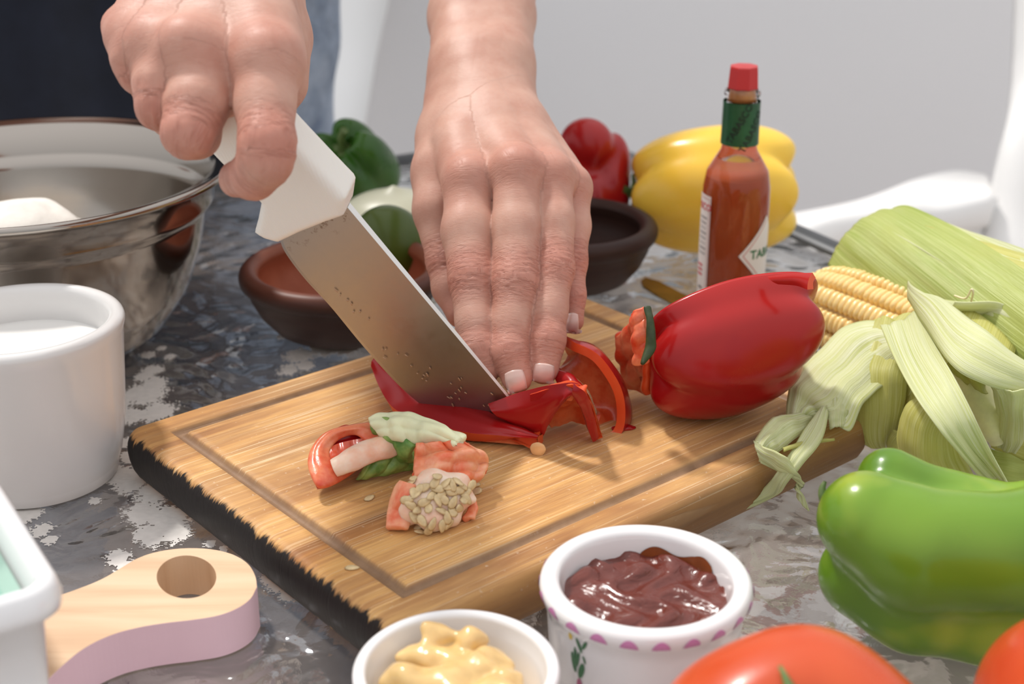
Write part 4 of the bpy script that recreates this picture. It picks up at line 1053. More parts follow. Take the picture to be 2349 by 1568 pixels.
# ------------------------------------------------------------------ corn
M_kern = simple('corn_kernel', (0.92, 0.68, 0.29), 0.26, 0.10, 60, sss=.3, sssr=(.8, .5, .15), sssc=.003, coat=.3)
M_cobc = simple('corn_cob', (0.80, 0.60, 0.28), 0.5, 0.1, 60)
corn = thing('corn_cob', T(1990, 790, 0)); tag(corn, 'peeled corn cob with yellow kernels, its husk folded back towards the camera', 'corn')
CA, CB = T(1862, 690, .0262), T(2210, 835, .0270)
cd = CB - CA; Lc = np.linalg.norm(cd); cd /= Lc
c1 = np.cross(cd, [0, 0, 1]); c1 /= np.linalg.norm(c1); c2 = np.cross(c1, cd)
vs, fs = [], []
kp = []
def rad_at(s):   # radius along the cob, s metres from the tip
    return .0258 * min(1.0, .50 + .50 * (1 - math.exp(-s / .012)))
n_rows = 14; dl = .0036; ncol = int(Lc * .78 / dl)
v, f = revolve([(.0001, -.001), (.010, 0), (.0195, .008), (.0222, .02), (.0232, .05), (.0225, Lc)], 40)
me = mesh('cob_core', [CA + cd * z_ + c1 * x + c2 * y for x, y, z_ in v], f); o = link('cob_core', me, M_cobc); adopt(corn, o)
kv, kf = [], []
for j in range(7):
    al = -math.pi / 2 + math.pi * j / 6
    for i in range(12):
        a = 2 * math.pi * i / 12
        ca, sa = math.cos(a), math.sin(a); q = lambda w, p_: math.copysign(abs(w) ** p_, w)
        kv.append((.0052 * q(ca, .75) * math.cos(al) ** .7, .00195 * q(sa, .75) * math.cos(al) ** .7, .0034 * q(math.sin(al), .8)))
kf = [(j * 12 + i, j * 12 + (i + 1) % 12, (j + 1) * 12 + (i + 1) % 12, (j + 1) * 12 + i) for j in range(6) for i in range(12)]
k_me = mesh('kernel', kv, kf); k_me.materials.append(M_kern); k_me.polygons.foreach_set('use_smooth', [True] * len(k_me.polygons))
rk_ = random.Random(2); nk = 0
for r_ in range(n_rows):
    a = 2 * math.pi * (r_ + .5) / n_rows
    nn = c1 * math.cos(a) + c2 * math.sin(a)
    if nn @ np.array([.15, -.62, .72]) < -.12: continue
    tn = np.cross(cd, nn)
    for k in range(ncol):
        s = .0035 + k * dl + rk_.uniform(-.0003, .0003) + (dl / 2 if r_ % 2 else 0)
        R_c = rad_at(s); sc2 = R_c / .0258
        pos = CA + cd * s + nn * (R_c - .0012 + rk_.uniform(-.0004, .0004))
        tilt = max(0, .9 - s / .012) * .9
        n2 = nn * math.cos(tilt) - cd * math.sin(tilt); y2 = cd * math.cos(tilt) + nn * math.sin(tilt)
        M = Matrix(((tn[0] * sc2, y2[0], n2[0], pos[0]), (tn[1] * sc2, y2[1], n2[1], pos[1]), (tn[2] * sc2, y2[2], n2[2], pos[2]), (0, 0, 0, 1)))
        o = bpy.data.objects.new('kernel', k_me); COL.objects.link(o); o.parent = corn
        o.matrix_parent_inverse = Matrix.LocRotScale(corn.location, corn.rotation_euler, corn.scale).inverted(); o.matrix_basis = M; nk += 1
print('kernels', nk)
# husk material: fine parallel veins along the leaf
def mat_husk(name, c1_, c2_, c3_, tr_=0.30):
    g = N(name); tc = g.n('TexCoord').outputs['UV']
    mp = g.n('Mapping', {'Vector': tc, 'Scale': (46, 1.4, 1)}).outputs[0]; mp2 = g.n('Mapping', {'Vector': tc, 'Scale': (150, 3.0, 1)}).outputs[0]; mp3 = g.n('Mapping', {'Vector': tc, 'Scale': (1.6, 1.6, 1)}).outputs[0]
    a = g.noise(mp, 1.0, 3, .6, .3); b = g.noise(mp2, 1.0, 2, .5); d = g.noise(mp3, 1.0, 3)
    col = g.mix(g.ramp(a, [(0.38, 0), (0.62, 1)]), c1_, c2_); col = g.mix(g.ramp(d, [(0.40, 0), (0.68, 1)]), col, c3_)
    nr = g.bump(g.math('ADD', a, g.math('MULTIPLY', b, .5)), .45, .0010)
    bs = g.n('BsdfPrincipled', {'Base Color': col, 'Roughness': .42, 'Normal': nr, 'Specular IOR Level': .4}); tl = g.n('BsdfTranslucent', {'Color': col, 'Normal': nr})
    g.t.links.new(g.n('MixShader', {0: tr_, 1: bs.outputs[0], 2: tl.outputs[0]}).outputs[0], g.out.inputs[0]); return g.m
M_hw = mat_husk('husk_pale', (0.66, 0.69, 0.26), (0.88, 0.89, 0.66), (0.80, 0.82, 0.46))
M_hg = mat_husk('husk_green', (0.58, 0.56, 0.12), (0.76, 0.75, 0.32), (0.68, 0.65, 0.18))
M_hd = mat_husk('husk_deep_green', (0.45, 0.54, 0.12), (0.62, 0.68, 0.25), (0.55, 0.60, 0.16))
def leaf(A, B, m, cup=.003, ripple=.0005, freq=6, seed=0, nu=48, nv=16, th=.0006, root=corn, label=None):
    o = link('husk_leaf', ribbon_mesh('husk_leaf', [T(*p) for p in A], [T(*p) for p in B], nu, nv, cup, ripple, freq, seed), m); solid(o, th, 0); adopt(root, o)
    if label: o['label'] = label
    return o
# backing leaves
leaf([(2110, 690, .050), (2060, 800, .040), (2040, 900, .026), (2055, 985, .010)], [(2330, 800, .050), (2300, 900, .046), (2262, 960, .036), (2260, 1040, .014)], M_hg, .010, .0006, seed=1)
leaf([(2030, 742, .048), (1965, 800, .038), (1935, 880, .024), (1960, 965, .006)], [(2200, 730, .055), (2150, 860, .045), (2110, 930, .030), (2080, 1008, .006)], M_hg, .006, .0008, seed=2)
# wavy left leaf
leaf([(2060, 742, .056), (1970, 738, .052), (1895, 788, .046), (1835, 845, .040), (1808, 905, .034), (1804, 965, .028)], [(2090, 840, .046), (2030, 880, .040), (1985, 925, .036), (1948, 985, .030), (1900, 962, .029), (1852, 960, .028)], M_hw, .004, .0018, 7, 3)
leaf([(2000, 745, .050), (1950, 830, .040), (1938, 920, .030), (1948, 1000, .014)], [(2095, 760, .054), (2080, 880, .040), (2064, 960, .024), (2036, 1010, .006)], M_hg, .007, .0012, 6, 4)
leaf([(1893, 905, .038), (1896, 940, .034), (1904, 984, .029)], [(1946, 905, .038), (1946, 945, .034), (1936, 984, .029)], M_hw, .002, .0008, 8, 5, 24, 8)
# curl at the lower left and its thin tails
leaf([(1852, 955, .026), (1800, 950, .034), (1762, 968, .036), (1728, 1015, .032)], [(1862, 975, .024), (1815, 1012, .030), (1780, 1040, .028), (1742, 1058, .026)], M_hw, .004, .0010, 7, 6)
leaf([(1728, 1010, .033), (1775, 1035, .033), (1812, 1058, .030), (1830, 1100, .018), (1828, 1140, .010)], [(1745, 1062, .026), (1790, 1080, .022), (1818, 1095, .020), (1836, 1120, .014), (1856, 1172, .004)], M_hw, .002, .0006, 6, 7)
leaf([(1885, 935, .034), (1845, 985, .031), (1812, 1040, .029), (1782, 1085, .022), (1745, 1125, .012), (1665, 1174, .003)], [(1900, 945, .034), (1884, 1010, .030), (1838, 1066, .027), (1806, 1105, .020), (1775, 1140, .009), (1672, 1182, .003)], M_hw, .0015, .0005, 8, 8)
leaf([(1795, 1028, .032), (1850, 1010, .030), (1912, 1006, .026)], [(1798, 1036, .032), (1852, 1020, .029), (1914, 1011, .026)], M_hg, .0006, .0002, 8, 9, 20, 4)
# bulging lower leaves
leaf([(2125, 898, .052), (2078, 930, .046), (2060, 985, .034), (2062, 1040, .018)], [(2190, 960, .046), (2200, 1020, .038), (2230, 1085, .024), (2265, 1120, .006)], M_hg, .010, .0005, 6, 10)
leaf([(2048, 985, .022), (2035, 1010, .014), (2036, 1040, .006)], [(2075, 980, .022), (2070, 1020, .014), (2080, 1050, .006)], M_hg, .002, .0003, 6, 11, 20, 8)
# central long leaf
leaf([(2020, 748, .062), (2050, 820, .062), (2100, 905, .060), (2155, 985, .052), (2205, 1045, .040), (2262, 1108, .022)], [(2112, 698, .068), (2135, 770, .066), (2185, 860, .064), (2235, 950, .056), (2270, 1030, .042), (2315, 1110, .024)], M_hw, -.002, .0010, 4, 12, 56, 20)
# top right leaves
leaf([(2082, 682, .066), (2120, 745, .068), (2180, 835, .066), (2255, 880, .062), (2349, 905, .058), (2430, 930, .05)], [(2090, 676, .066), (2165, 690, .072), (2235, 740, .074), (2310, 800, .070), (2400, 860, .062), (2480, 900, .05)], M_hw, .006, .0010, 5, 13, 50, 18)
leaf([(2150, 688, .060), (2225, 700, .058), (2290, 745, .052), (2349, 800, .044), (2420, 880, .034)], [(2190, 690, .066), (2300, 700, .064), (2349, 740, .060), (2420, 800, .052), (2500, 880, .034)], M_hw, .004, .0008, 5, 14)
leaf([(2262, 860, .062), (2285, 900, .052), (2285, 960, .036), (2288, 1000, .024)], [(2349, 895, .062), (2349, 950, .050), (2349, 1000, .034), (2330, 1040, .020)], M_hw, .003, .0010, 4, 15)
leaf([(2280, 975, .030), (2310, 950, .036), (2349, 950, .038), (2420, 980, .03)], [(2275, 1025, .018), (2320, 1040, .018), (2352, 1055, .014), (2430, 1060, .01)], M_hg, .004, .0006, 5, 16)
leaf([(2270, 1030, .010), (2310, 1040, .012), (2400, 1060, .010)], [(2260, 1100, .004), (2330, 1120, .004), (2420, 1130, .004)], M_hd, .002, .0004, 5, 17)
leaf([(2300, 720, .040), (2349, 725, .040), (2450, 760, .03)], [(2310, 900, .020), (2360, 920, .020), (2450, 950, .01)], M_hg, .004, .0006, 5, 18)
# stalk
v, f = tube_mesh([T(2215, 850, .050), T(2240, 895, .046), T(2262, 940, .038), T(2278, 985, .030), T(2288, 1015, .024)], [.011, .0085, .0082, .0068, .0035], 24, 30)
va = np.array(v); va = va + (.0006 * noise3(va[:, 0], va[:, 1], va[:, 2], 500, 2))[:, None]
o = link('stalk', mesh('stalk', va, f), simple('stalk_skin', (0.80, 0.76, 0.46), .45, .12, 120, sss=.2, sssr=(.6, .6, .2), sssc=.004, bumpk=.3)); adopt(corn, o)
leaf([(2170, 840, .058), (2190, 860, .056), (2220, 882, .052)], [(2215, 770, .062), (2215, 830, .058), (2245, 885, .052)], M_hg, .004, .0004, 5, 19, 24, 10)
leaf([(2210, 800, .064), (2212, 850, .060), (2235, 890, .052)], [(2275, 820, .062), (2262, 860, .058), (2258, 895, .050)], M_hg, .005, .0004, 5, 20, 24, 10)
M_silk = simple('corn_silk', (0.80, 0.70, 0.42), .5, .1, 50)
v, f = tube_mesh([T(2190, 678, .074), T(2215, 684, .078), T(2228, 664, .084), T(2232, 672, .082), T(2228, 690, .074)], [.0005, .0005], 6, 40)
o = link('silk_strand', mesh('silk_strand', v, f), M_silk); adopt(corn, o)

# husked corn at the back
corn2 = thing('corn_cob', T(2180, 720, 0)); tag(corn2, 'corn cob still wrapped in its green husk, lying behind the peeled one', 'corn')
KA, KB = T(1962, 600, .038), T(2500, 830, .040)
kd = KB - KA; Lk = np.linalg.norm(kd); kd /= Lk; k1 = np.cross(kd, [0, 0, 1]); k1 /= np.linalg.norm(k1); k2 = np.cross(k1, kd)
def wrap(a0, a1, off, m, seed, s0=0.0, s1=1.0, tw=0.0):
    rs = np.random.RandomState(seed); vs, uv = [], []; nu, nv = 50, 26; ph = rs.rand() * 6
    for i in range(nu):
        s = s0 + (s1 - s0) * i / (nu - 1)
        r = .034 * (min(1.0, (1 - (1 - min(s / .22, 1)) ** 2.6)) ** .55 * .98 + .02) * (1.0 + .05 * math.sin(2.5 * s)) + off
        for j in range(nv):
            t = j / (nv - 1); a = a0 + (a1 - a0) * t + tw * s
            rr = r + .0004 * math.sin(26 * t + ph + 2 * s) + .0003 * math.sin(57 * t + ph) + (.0015 if j in (0, nv - 1) else 0)
            vs.append(KA + kd * (s * Lk) + k1 * rr * math.cos(a) + k2 * rr * math.sin(a)); uv.append((t * 1.2, s * 1.6))
    fs = [(i * nv + j, i * nv + j + 1, (i + 1) * nv + j + 1, (i + 1) * nv + j) for i in range(nu - 1) for j in range(nv - 1)]
    o = link('husk_leaf', mesh('husk_leaf', vs, fs, uv), m); solid(o, .0006, 0); adopt(corn2, o)
wrap(rad(-170), rad(200), 0, M_hg, 1)
wrap(rad(70), rad(175), .0014, M_hw, 2, .01, 1, -.6)
wrap(rad(-40), rad(70), .0018, M_hg, 3, .02, 1, .5)
wrap(rad(20), rad(110), .0030, M_hd, 4, .10, 1, -.9)
wrap(rad(-80), rad(0), .0012, M_hg, 5, .0, 1, .3)

# ------------------------------------------------------------------ sauce bottle
bb = T(1672, 707, 0); bot = thing('sauce_bottle', (bb[0], bb[1], 0), 0)
tag(bot, 'small glass bottle of red hot sauce with green neck band and red cap', 'bottle')
g = N('clear_glass'); M_clear = g.bsdf((1, 1, 1), 0.02, trans=1.0, ior=1.45)
g = N('hot_sauce'); M_hot = g.bsdf(g.mix(g.noise(g.coord('Object', (60, 60, 25)), 1.0, 3), (0.44, 0.055, 0.010), (0.60, 0.12, 0.026)), 0.4, spec=.2)
RBt = .0190
gp = [(0.0001, .0012), (RBt * .80, .0006), (RBt * .96, .003), (RBt, .007), (RBt, .066), (RBt * .985, .074), (RBt * .90, .083), (RBt * .70, .0895), (RBt * .53, .0950), (RBt * .455, .103), (RBt * .44, .118), (RBt * .44, .1235), (RBt * .50, .1245), (RBt * .535, .1265), (RBt * .50, .1285), (RBt * .42, .1295), (RBt * .40, .131), (.0001, .131)]
v, f = revolve(gp, 72); link('glass_body', mesh('glass_body', v, f), M_clear, bot)
lp = [(0.0001, .0022)] + [(max(r - .0010, .0001), z_ + .0003) for r, z_ in gp[2:6]] + [(RBt * .92 - .0006, .0800), (RBt * .88, .0804), (.0001, .0804)]
v, f = revolve(lp, 64); link('hot_sauce', mesh('hot_sauce', v, f), M_hot, bot)
M_band = simple('green_foil', (0.012, 0.085, 0.030), 0.35, 0.25, 60)
v, f = revolve([(RBt * .555, .0985), (RBt * .552, .1005), (RBt * .545, .110), (RBt * .540, .1222)], 48); link('neck_band', mesh('neck_band', v, f), M_band, bot)
for nm in ('neck_wall',):
    M_neck = simple('neck_sauce', (0.62, 0.25, 0.07), .3, .2, 200); v, f = revolve([(.0001, .1220), (.0052, .1222), (.0052, .1292), (.0001, .1294)], 32); link('neck_sauce', mesh('neck_sauce', v, f), M_neck, bot)
M_cap = simple('red_cap', (0.52, 0.022, 0.022), 0.32, 0.05, 20)
vs, fs = [], []
for r, z_ in ((.0085, .1290), (.0088, .1296), (.0080, .1405), (.0076, .1412), (.0001, .1416)):
    for i in range(8): a = 2 * math.pi * (i + .5) / 8; vs.append((r * math.cos(a), r * math.sin(a), z_))
fs = [(j * 8 + i, j * 8 + (i + 1) % 8, (j + 1) * 8 + (i + 1) % 8, (j + 1) * 8 + i) for j in range(4) for i in range(8)]
link('cap', mesh('cap', vs, fs), M_cap, bot, smooth=False)
M_lab = simple('label_paper', (0.80, 0.74, 0.71), 0.6, 0.03, 30); M_labp = simple('label_pink', (0.62, 0.25, 0.24), 0.6, 0.03, 30)
M_lgreen = simple('print_green', (0.03, 0.16, 0.06), 0.6, 0.05, 30); M_lred = simple('print_red', (0.60, 0.03, 0.05), 0.6, 0.05, 30); M_lgrey = simple('print_grey', (0.20, 0.19, 0.19), .6, .05, 30)
def wrap_pt(u, z_, lift): a = -math.pi / 2 + u / RBt; return ((RBt + lift) * math.cos(a), (RBt + lift) * math.sin(a), z_)
def patch(name, quad, m, lift, n=16, parent=bot):
    """flat print bent round the bottle: quad of (arc length, height)"""
    q = np.array(quad, float); vs = []
    for i in range(n + 1):
        for j in range(n + 1):
            s, t = i / n, j / n; p = (1 - s) * (1 - t) * q[0] + s * (1 - t) * q[1] + s * t * q[2] + (1 - s) * t * q[3]; vs.append(wrap_pt(p[0], p[1], lift))
    fs = [(i * (n + 1) + j, (i + 1) * (n + 1) + j, (i + 1) * (n + 1) + j + 1, i * (n + 1) + j + 1) for i in range(n) for j in range(n)]
    return link(name, mesh(name, vs, fs), m, parent)
def text_on(txt, u, z_, size, m, lift, rot=0.0, parent=bot, R=None, name='lettering', bold=.0):
    cu = bpy.data.curves.new('t', 'FONT'); cu.body = txt; cu.size = size; cu.align_x = 'CENTER'; cu.resolution_u = 2; cu.offset = bold
    o = bpy.data.objects.new('t', cu); COL.objects.link(o); dg = bpy.context.evaluated_depsgraph_get(); me = bpy.data.meshes.new_from_object(o.evaluated_get(dg)); bpy.data.objects.remove(o)
    RR = R or RBt
    for v_ in me.vertices:
        x, y = v_.co.x, v_.co.y; X = x * math.cos(rot) - y * math.sin(rot) + u; Y = x * math.sin(rot) + y * math.cos(rot) + z_
        a = -math.pi / 2 + X / RR; v_.co = ((RR + lift) * math.cos(a), (RR + lift) * math.sin(a), Y)
    return link(name, me, m, parent, smooth=False)
# bottle turned a little so that the diamond label is cut by the right side
bot.rotation_euler.z = rad(-9)
uL = -.0262
patch('side_label', [(uL - .004, .010), (-.0150, .010), (-.0150, .0705), (uL - .004, .0705)], M_lab, .00015)
patch('label_rule', [(-.0162, .0118), (-.0159, .0118), (-.0159, .0690), (-.0162, .0690)], M_labp, .0003, 6)
patch('label_rule', [(-.026, .0686), (-.0159, .0686), (-.0159, .0690), (-.026, .0690)], M_labp, .0003, 6)
text_on('TABASCO', -.0268, .0620, .0056, M_lred, .0003, bold=.00012)
for k in range(8):
    for i, (x0, x1) in enumerate(((-.0248, -.0228), (-.0222, -.0200), (-.0194, -.0176))):
        patch('print_line', [(x0, .0570 - k * .0030), (x1 - .0004 * (k % 3), .0570 - k * .0030), (x1 - .0004 * (k % 3), .0579 - k * .0030), (x0, .0579 - k * .0030)], M_lgrey, .0003, 2)
for k in range(3): patch('print_line', [(-.0258, .0285 - k * .0028), (-.0196, .0285 - k * .0028), (-.0196, .0297 - k * .0028), (-.0258, .0297 - k * .0028)], M_lred, .0003, 2)
patch('print_line', [(-.0235, .0150), (-.0190, .0150), (-.0190, .0164), (-.0235, .0164)], M_lgrey, .0003, 2)
# diamond
dcx, dcz, hw = .0218, .0385, .0185
patch('diamond_label', [(dcx - hw, dcz), (dcx, dcz - .0215), (dcx + hw, dcz), (dcx, dcz + .0215)], M_lab, .00015, 22)
for s_ in (1,):
    for (a_, b_) in (((dcx - hw + .0022, dcz), (dcx, dcz - .0190)), ((dcx - hw + .0022, dcz), (dcx, dcz + .0190))):
        d_ = .00035; patch('label_rule', [(a_[0], a_[1]), (a_[0] + d_ * 2, a_[1]), (b_[0] + d_, b_[1]), (b_[0] - d_, b_[1])], M_labp, .0003, 12)
text_on('TABASCO', dcx + .0045, dcz - .0022, .0072, M_lgreen, .0003, bold=.0002)
text_on('TABASCO', .001, .1105, .0055, simple('print_dark', (.005, .02, .01), .5, .05), .0003, rad(62), R=RBt * .548, bold=.0001)
text_on('TABASCO', .0085, .1060, .0055, simple('print_dark_b', (.005, .02, .01), .5, .05), .0003, rad(62), R=RBt * .548, bold=.0001)
v, f = revolve([(RBt + .0002, .004), (RBt + .00025, .0095)], 64); link('foot_band', mesh('foot_band', v, f), M_band, bot)

# ------------------------------------------------------------------ butter knife on the glass
kn = thing('table_knife', T(1660, 745, 0)); tag(kn, 'old table knife with dark wooden handle lying behind the cutting board', 'knife')
k0, k1_ = T(1480, 640, .001), T(1875, 838, .004); dk = k1_ - k0; Lkn = np.linalg.norm(dk[:2]); an = math.atan2(dk[1], dk[0])
M_oldst = simple('tarnished_steel', (0.42, 0.30, 0.12), 0.25, .25, 60, metal=.9)
o_ = [(0, 0), (.004, -.006), (.012, -.010), (.03, -.0115), (.075, -.0105), (.10, -.007), (.10, .001), (.05, .0035), (.01, .0032)]
me = extrude_poly([(x, y) for x, y in o_], 0, .0012); o = link('blade', me, [M_oldst, M_oldst], kn, smooth=False); o.rotation_euler.z = an; o.location = V(k0 - T(1660, 745, 0)); o.location.z = .0012
me = extrude_poly([(.098, -.0095), (.185, -.0125), (.19, -.006), (.188, .0035), (.098, .0025)], -.001, .009)
o = link('handle', me, [simple('brown_handle', (0.095, 0.042, 0.028), .5, .2, 80)] * 2, kn, smooth=False); bevel(o, .002); o.rotation_euler.z = an; o.location = V(k0 - T(1660, 745, 0)); o.location.z = .0012
for xx in (.115, .150, .176):
    v, f = revolve([(.0022, 0), (.0022, .0012), (.0001, .0014)], 16); rv = link('rivet', mesh('rivet', v, f), simple('brass', (.62, .38, .20), .3, .1, metal=.8), kn); rv.location = o.location + Matrix.Rotation(an, 3, 'Z') @ Vector((xx, -.0045, .0090))

# ------------------------------------------------------------------ sky reflections in the glass, painted as white flakes
def glint_patch(name, pxs, label, seed, thr=0.0):
    """painted reflection: white granular flakes following a ragged outline"""
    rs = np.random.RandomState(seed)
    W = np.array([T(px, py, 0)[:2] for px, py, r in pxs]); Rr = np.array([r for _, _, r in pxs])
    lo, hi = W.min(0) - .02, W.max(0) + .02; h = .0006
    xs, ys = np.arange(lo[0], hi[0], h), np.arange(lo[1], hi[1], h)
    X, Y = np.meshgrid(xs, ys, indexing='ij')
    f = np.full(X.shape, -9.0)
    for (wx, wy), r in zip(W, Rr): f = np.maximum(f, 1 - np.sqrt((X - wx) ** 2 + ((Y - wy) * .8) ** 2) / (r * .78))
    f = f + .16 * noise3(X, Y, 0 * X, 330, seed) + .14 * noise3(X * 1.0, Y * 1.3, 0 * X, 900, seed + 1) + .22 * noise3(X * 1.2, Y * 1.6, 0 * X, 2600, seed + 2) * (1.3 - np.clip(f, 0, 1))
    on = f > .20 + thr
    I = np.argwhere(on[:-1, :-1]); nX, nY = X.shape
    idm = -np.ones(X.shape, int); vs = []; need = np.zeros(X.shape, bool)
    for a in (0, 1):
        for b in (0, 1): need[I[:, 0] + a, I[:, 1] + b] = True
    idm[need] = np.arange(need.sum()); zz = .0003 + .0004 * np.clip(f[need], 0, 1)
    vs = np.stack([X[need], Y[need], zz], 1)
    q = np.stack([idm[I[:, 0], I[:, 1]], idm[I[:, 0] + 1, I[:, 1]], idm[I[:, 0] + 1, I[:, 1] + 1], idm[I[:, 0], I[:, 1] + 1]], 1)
    o = link('reflection_patch', np_mesh(name, vs, q), M_glint); o['kind'] = 'stuff'; tag(o, label, 'flour'); return o  # painted reflection of the sky, not flour, despite the shared category
M_glint = simple('painted_glint', (0.72, 0.69, 0.65), 0.95, 0.06, 300)
glint_patch('d1', [(330, 905, .017), (350, 880, .010), (360, 945, .014), (300, 955, .012), (330, 865, .008), (350, 850, .008), (340, 815, .0055), (390, 820, .005), (300, 800, .005), (370, 800, .004)], 'painted white reflection on the glass between the white ramekin and the board corner', 1)
glint_patch('d2', [(330, 1085, .012), (300, 1110, .011), (355, 1130, .013), (380, 1190, .014), (330, 1180, .013), (350, 1225, .012), (400, 1225, .010), (300, 1050, .008), (270, 1090, .010), (285, 1015, .006)], 'largest painted white reflection on the glass left of the charred board edge', 2)
glint_patch('d3', [(270, 1280, .008), (290, 1300, .006), (95, 1215, .008), (115, 1240, .006), (60, 1180, .010), (215, 1150, .004), (480, 1250, .004), (510, 1262, .004)], 'faint painted reflection specks around the paddle board handle', 3, .04)
glint_patch('d4', [(640, 1345, .008), (670, 1360, .009), (620, 1330, .006), (700, 1372, .006)], 'painted reflection streak between paddle board and charred board edge', 4, .02)
glint_patch('d5', [(690, 815, .012), (740, 800, .014), (660, 850, .009), (790, 800, .012), (650, 770, .006), (700, 840, .008)], 'painted white reflection between the lime bowl and the back edge of the board', 5)

for o in list(COL.objects):
    if o.parent or 'category' not in o: continue
    gname = {'tomato': 'tomatoes at the bottom right', 'bowl': None, 'seed': 'loose pepper seeds on the board'}.get(o['category'])
    if o.name.startswith('wooden_bowl'): gname = 'dark wooden bowls'
    if o.name.startswith('ramekin'): gname = 'white ramekins'
    if o.name.startswith('corn_cob'): gname = 'corn cobs on the table'
    if o.name.startswith('bell_pepper'): gname = 'whole bell peppers'
    if o.name.startswith('reflection_patch'): gname = 'painted reflections on the glass'
    if gname: o['group'] = gname
# ================================================================== kitchen knife (blade plane through three points)
KT, KS, KE = P(1243, 1001, .622), P(800, 470, .548), P(645, 535, .568)
sp = KT - KS; sp /= np.linalg.norm(sp)                        # along the spine towards the tip
wv = KE - KS; wv -= sp * (wv @ sp); wv /= np.linalg.norm(wv)  # towards the cutting edge
nb = np.cross(sp, wv)
if nb @ (CP - KS) < 0: nb = -nb
def onblade(px, py):
    r = P(px, py, 1.0) - CP; t = ((KS - CP) @ nb) / (r @ nb); return CP + r * t
def loc2(px, py): q = onblade(px, py) - KS; return float(q @ sp), float(q @ wv)
knife = thing('kitchen_knife', KS); tag(knife, 'white-handled kitchen knife with steel blade cutting the red pepper', 'knife')
spine = [(800, 470), (880, 566), (960, 662), (1040, 757), (1120, 853), (1200, 949), (1243, 1001)]
edge_ = [(648, 528), (642, 545), (655, 580), (700, 640), (760, 705), (830, 790), (900, 868), (950, 915), (1005, 955), (1070, 984), (1150, 999), (1205, 1002), (1243, 1001)]
E2 = catmull([(*loc2(*p), 0) for p in edge_], 90)[:, :2]
vs, fs = [], []; n = len(E2); sL = np.linalg.norm(KT - KS)
for i, (s, w) in enumerate(E2):
    s0 = sL * (i / (n - 1)) ** 1.0; s0 = s0 * .35 + np.clip(s, 0, sL) * .65 if i < n - 1 else sL
    th = .0015 * (1 - .55 * s0 / sL)
    a = KS + sp * s0; e = KS + sp * s + wv * w
    m1 = a * .25 + e * .75
    for p, k in ((a, th), (a * .5 + e * .5, th * .8), (e * .96 + a * .04, th * .35)): vs.append(p + nb * k)
    vs.append(e)
    for p, k in ((e * .96 + a * .04, th * .35), (a * .5 + e * .5, th * .8), (a, th)): vs.append(p - nb * k)
for i in range(n - 1):
    for j in range(7): fs.append((i * 7 + j, i * 7 + (j + 1) % 7, (i + 1) * 7 + (j + 1) % 7, (i + 1) * 7 + j))
fs.append(tuple(range(7))); spine_faces = [i for i in range(len(fs) - 1) if i % 7 == 6]
g = N('blade_steel')
cn = g.n('VectorMath', {0: g.n('TexCoord').outputs['Object']}, operation='MULTIPLY'); cn.inputs[1].default_value = (1, 1, 1)
fine = g.noise(g.coord('Object', (250, 60, 250)), 1.0, 3)
stn = g.attr('stain')
spot = g.ramp(g.noise(g.coord('Object', (240, 240, 240)), 1.0, 4, .7), [(0.60, 0), (0.68, 1)])
col = g.mix(g.math('MULTIPLY', stn, spot), (0.43, 0.42, 0.41), (0.16, 0.11, 0.06))
M_blade = g.bsdf(col, g.math('ADD', .36, g.math('MULTIPLY', fine, .14)), metal=1.0, normal=g.bump(fine, .05, .0003))
me = mesh('blade', vs, fs)
for i_ in spine_faces: me.polygons[i_].material_index = 1
va = np.array(vs)
q = (va - KS) @ sp; vcol(me, 'stain', np.clip(1 - q / .012, 0, 1))
o = link('blade', me, [M_blade, simple('spine_glint', (0.86, 0.85, 0.83), 0.38, .02, 50, metal=.55)], smooth=False); adopt(knife, o)  # spine faces coloured paler to paint the light they reflect
# drops of pepper juice clinging to the blade
rd_ = random.Random(8); dv, df = [], []
for k in range(34):
    t = rd_.random(); px = 850 + 260 * t + rd_.uniform(-40, 40); py = 790 + 130 * t + rd_.uniform(-22, 22)
    if k < 7: px, py = 770 + 12 * k + rd_.uniform(-6, 6), 668 + 9 * k + rd_.uniform(-8, 8)
    c_ = onblade(px, py) + nb * .0012; a_ = rd_.uniform(-.4, .5); L_, W_2 = rd_.uniform(.0005, .0013), rd_.uniform(.00025, .0004)
    e1 = sp * math.cos(a_) + wv * math.sin(a_); e2 = -sp * math.sin(a_) + wv * math.cos(a_); o0 = len(dv)
    for j in range(4):
        al = math.pi / 2 * j / 3
        for i in range(10): b_ = 2 * math.pi * i / 10; dv.append(c_ + e1 * L_ * math.cos(al) * math.cos(b_) + e2 * W_2 * math.cos(al) * math.sin(b_) + nb * .00028 * math.sin(al))
    for j in range(3):
        for i in range(10): df.append((o0 + j * 10 + i, o0 + j * 10 + (i + 1) % 10, o0 + (j + 1) * 10 + (i + 1) % 10, o0 + (j + 1) * 10 + i))
o = link('juice_drops', mesh('juice_drops', dv, df), simple('juice', (.42, .25, .15), .12, .1, 50, coat=.5), kind='stuff'); adopt(knife, o)
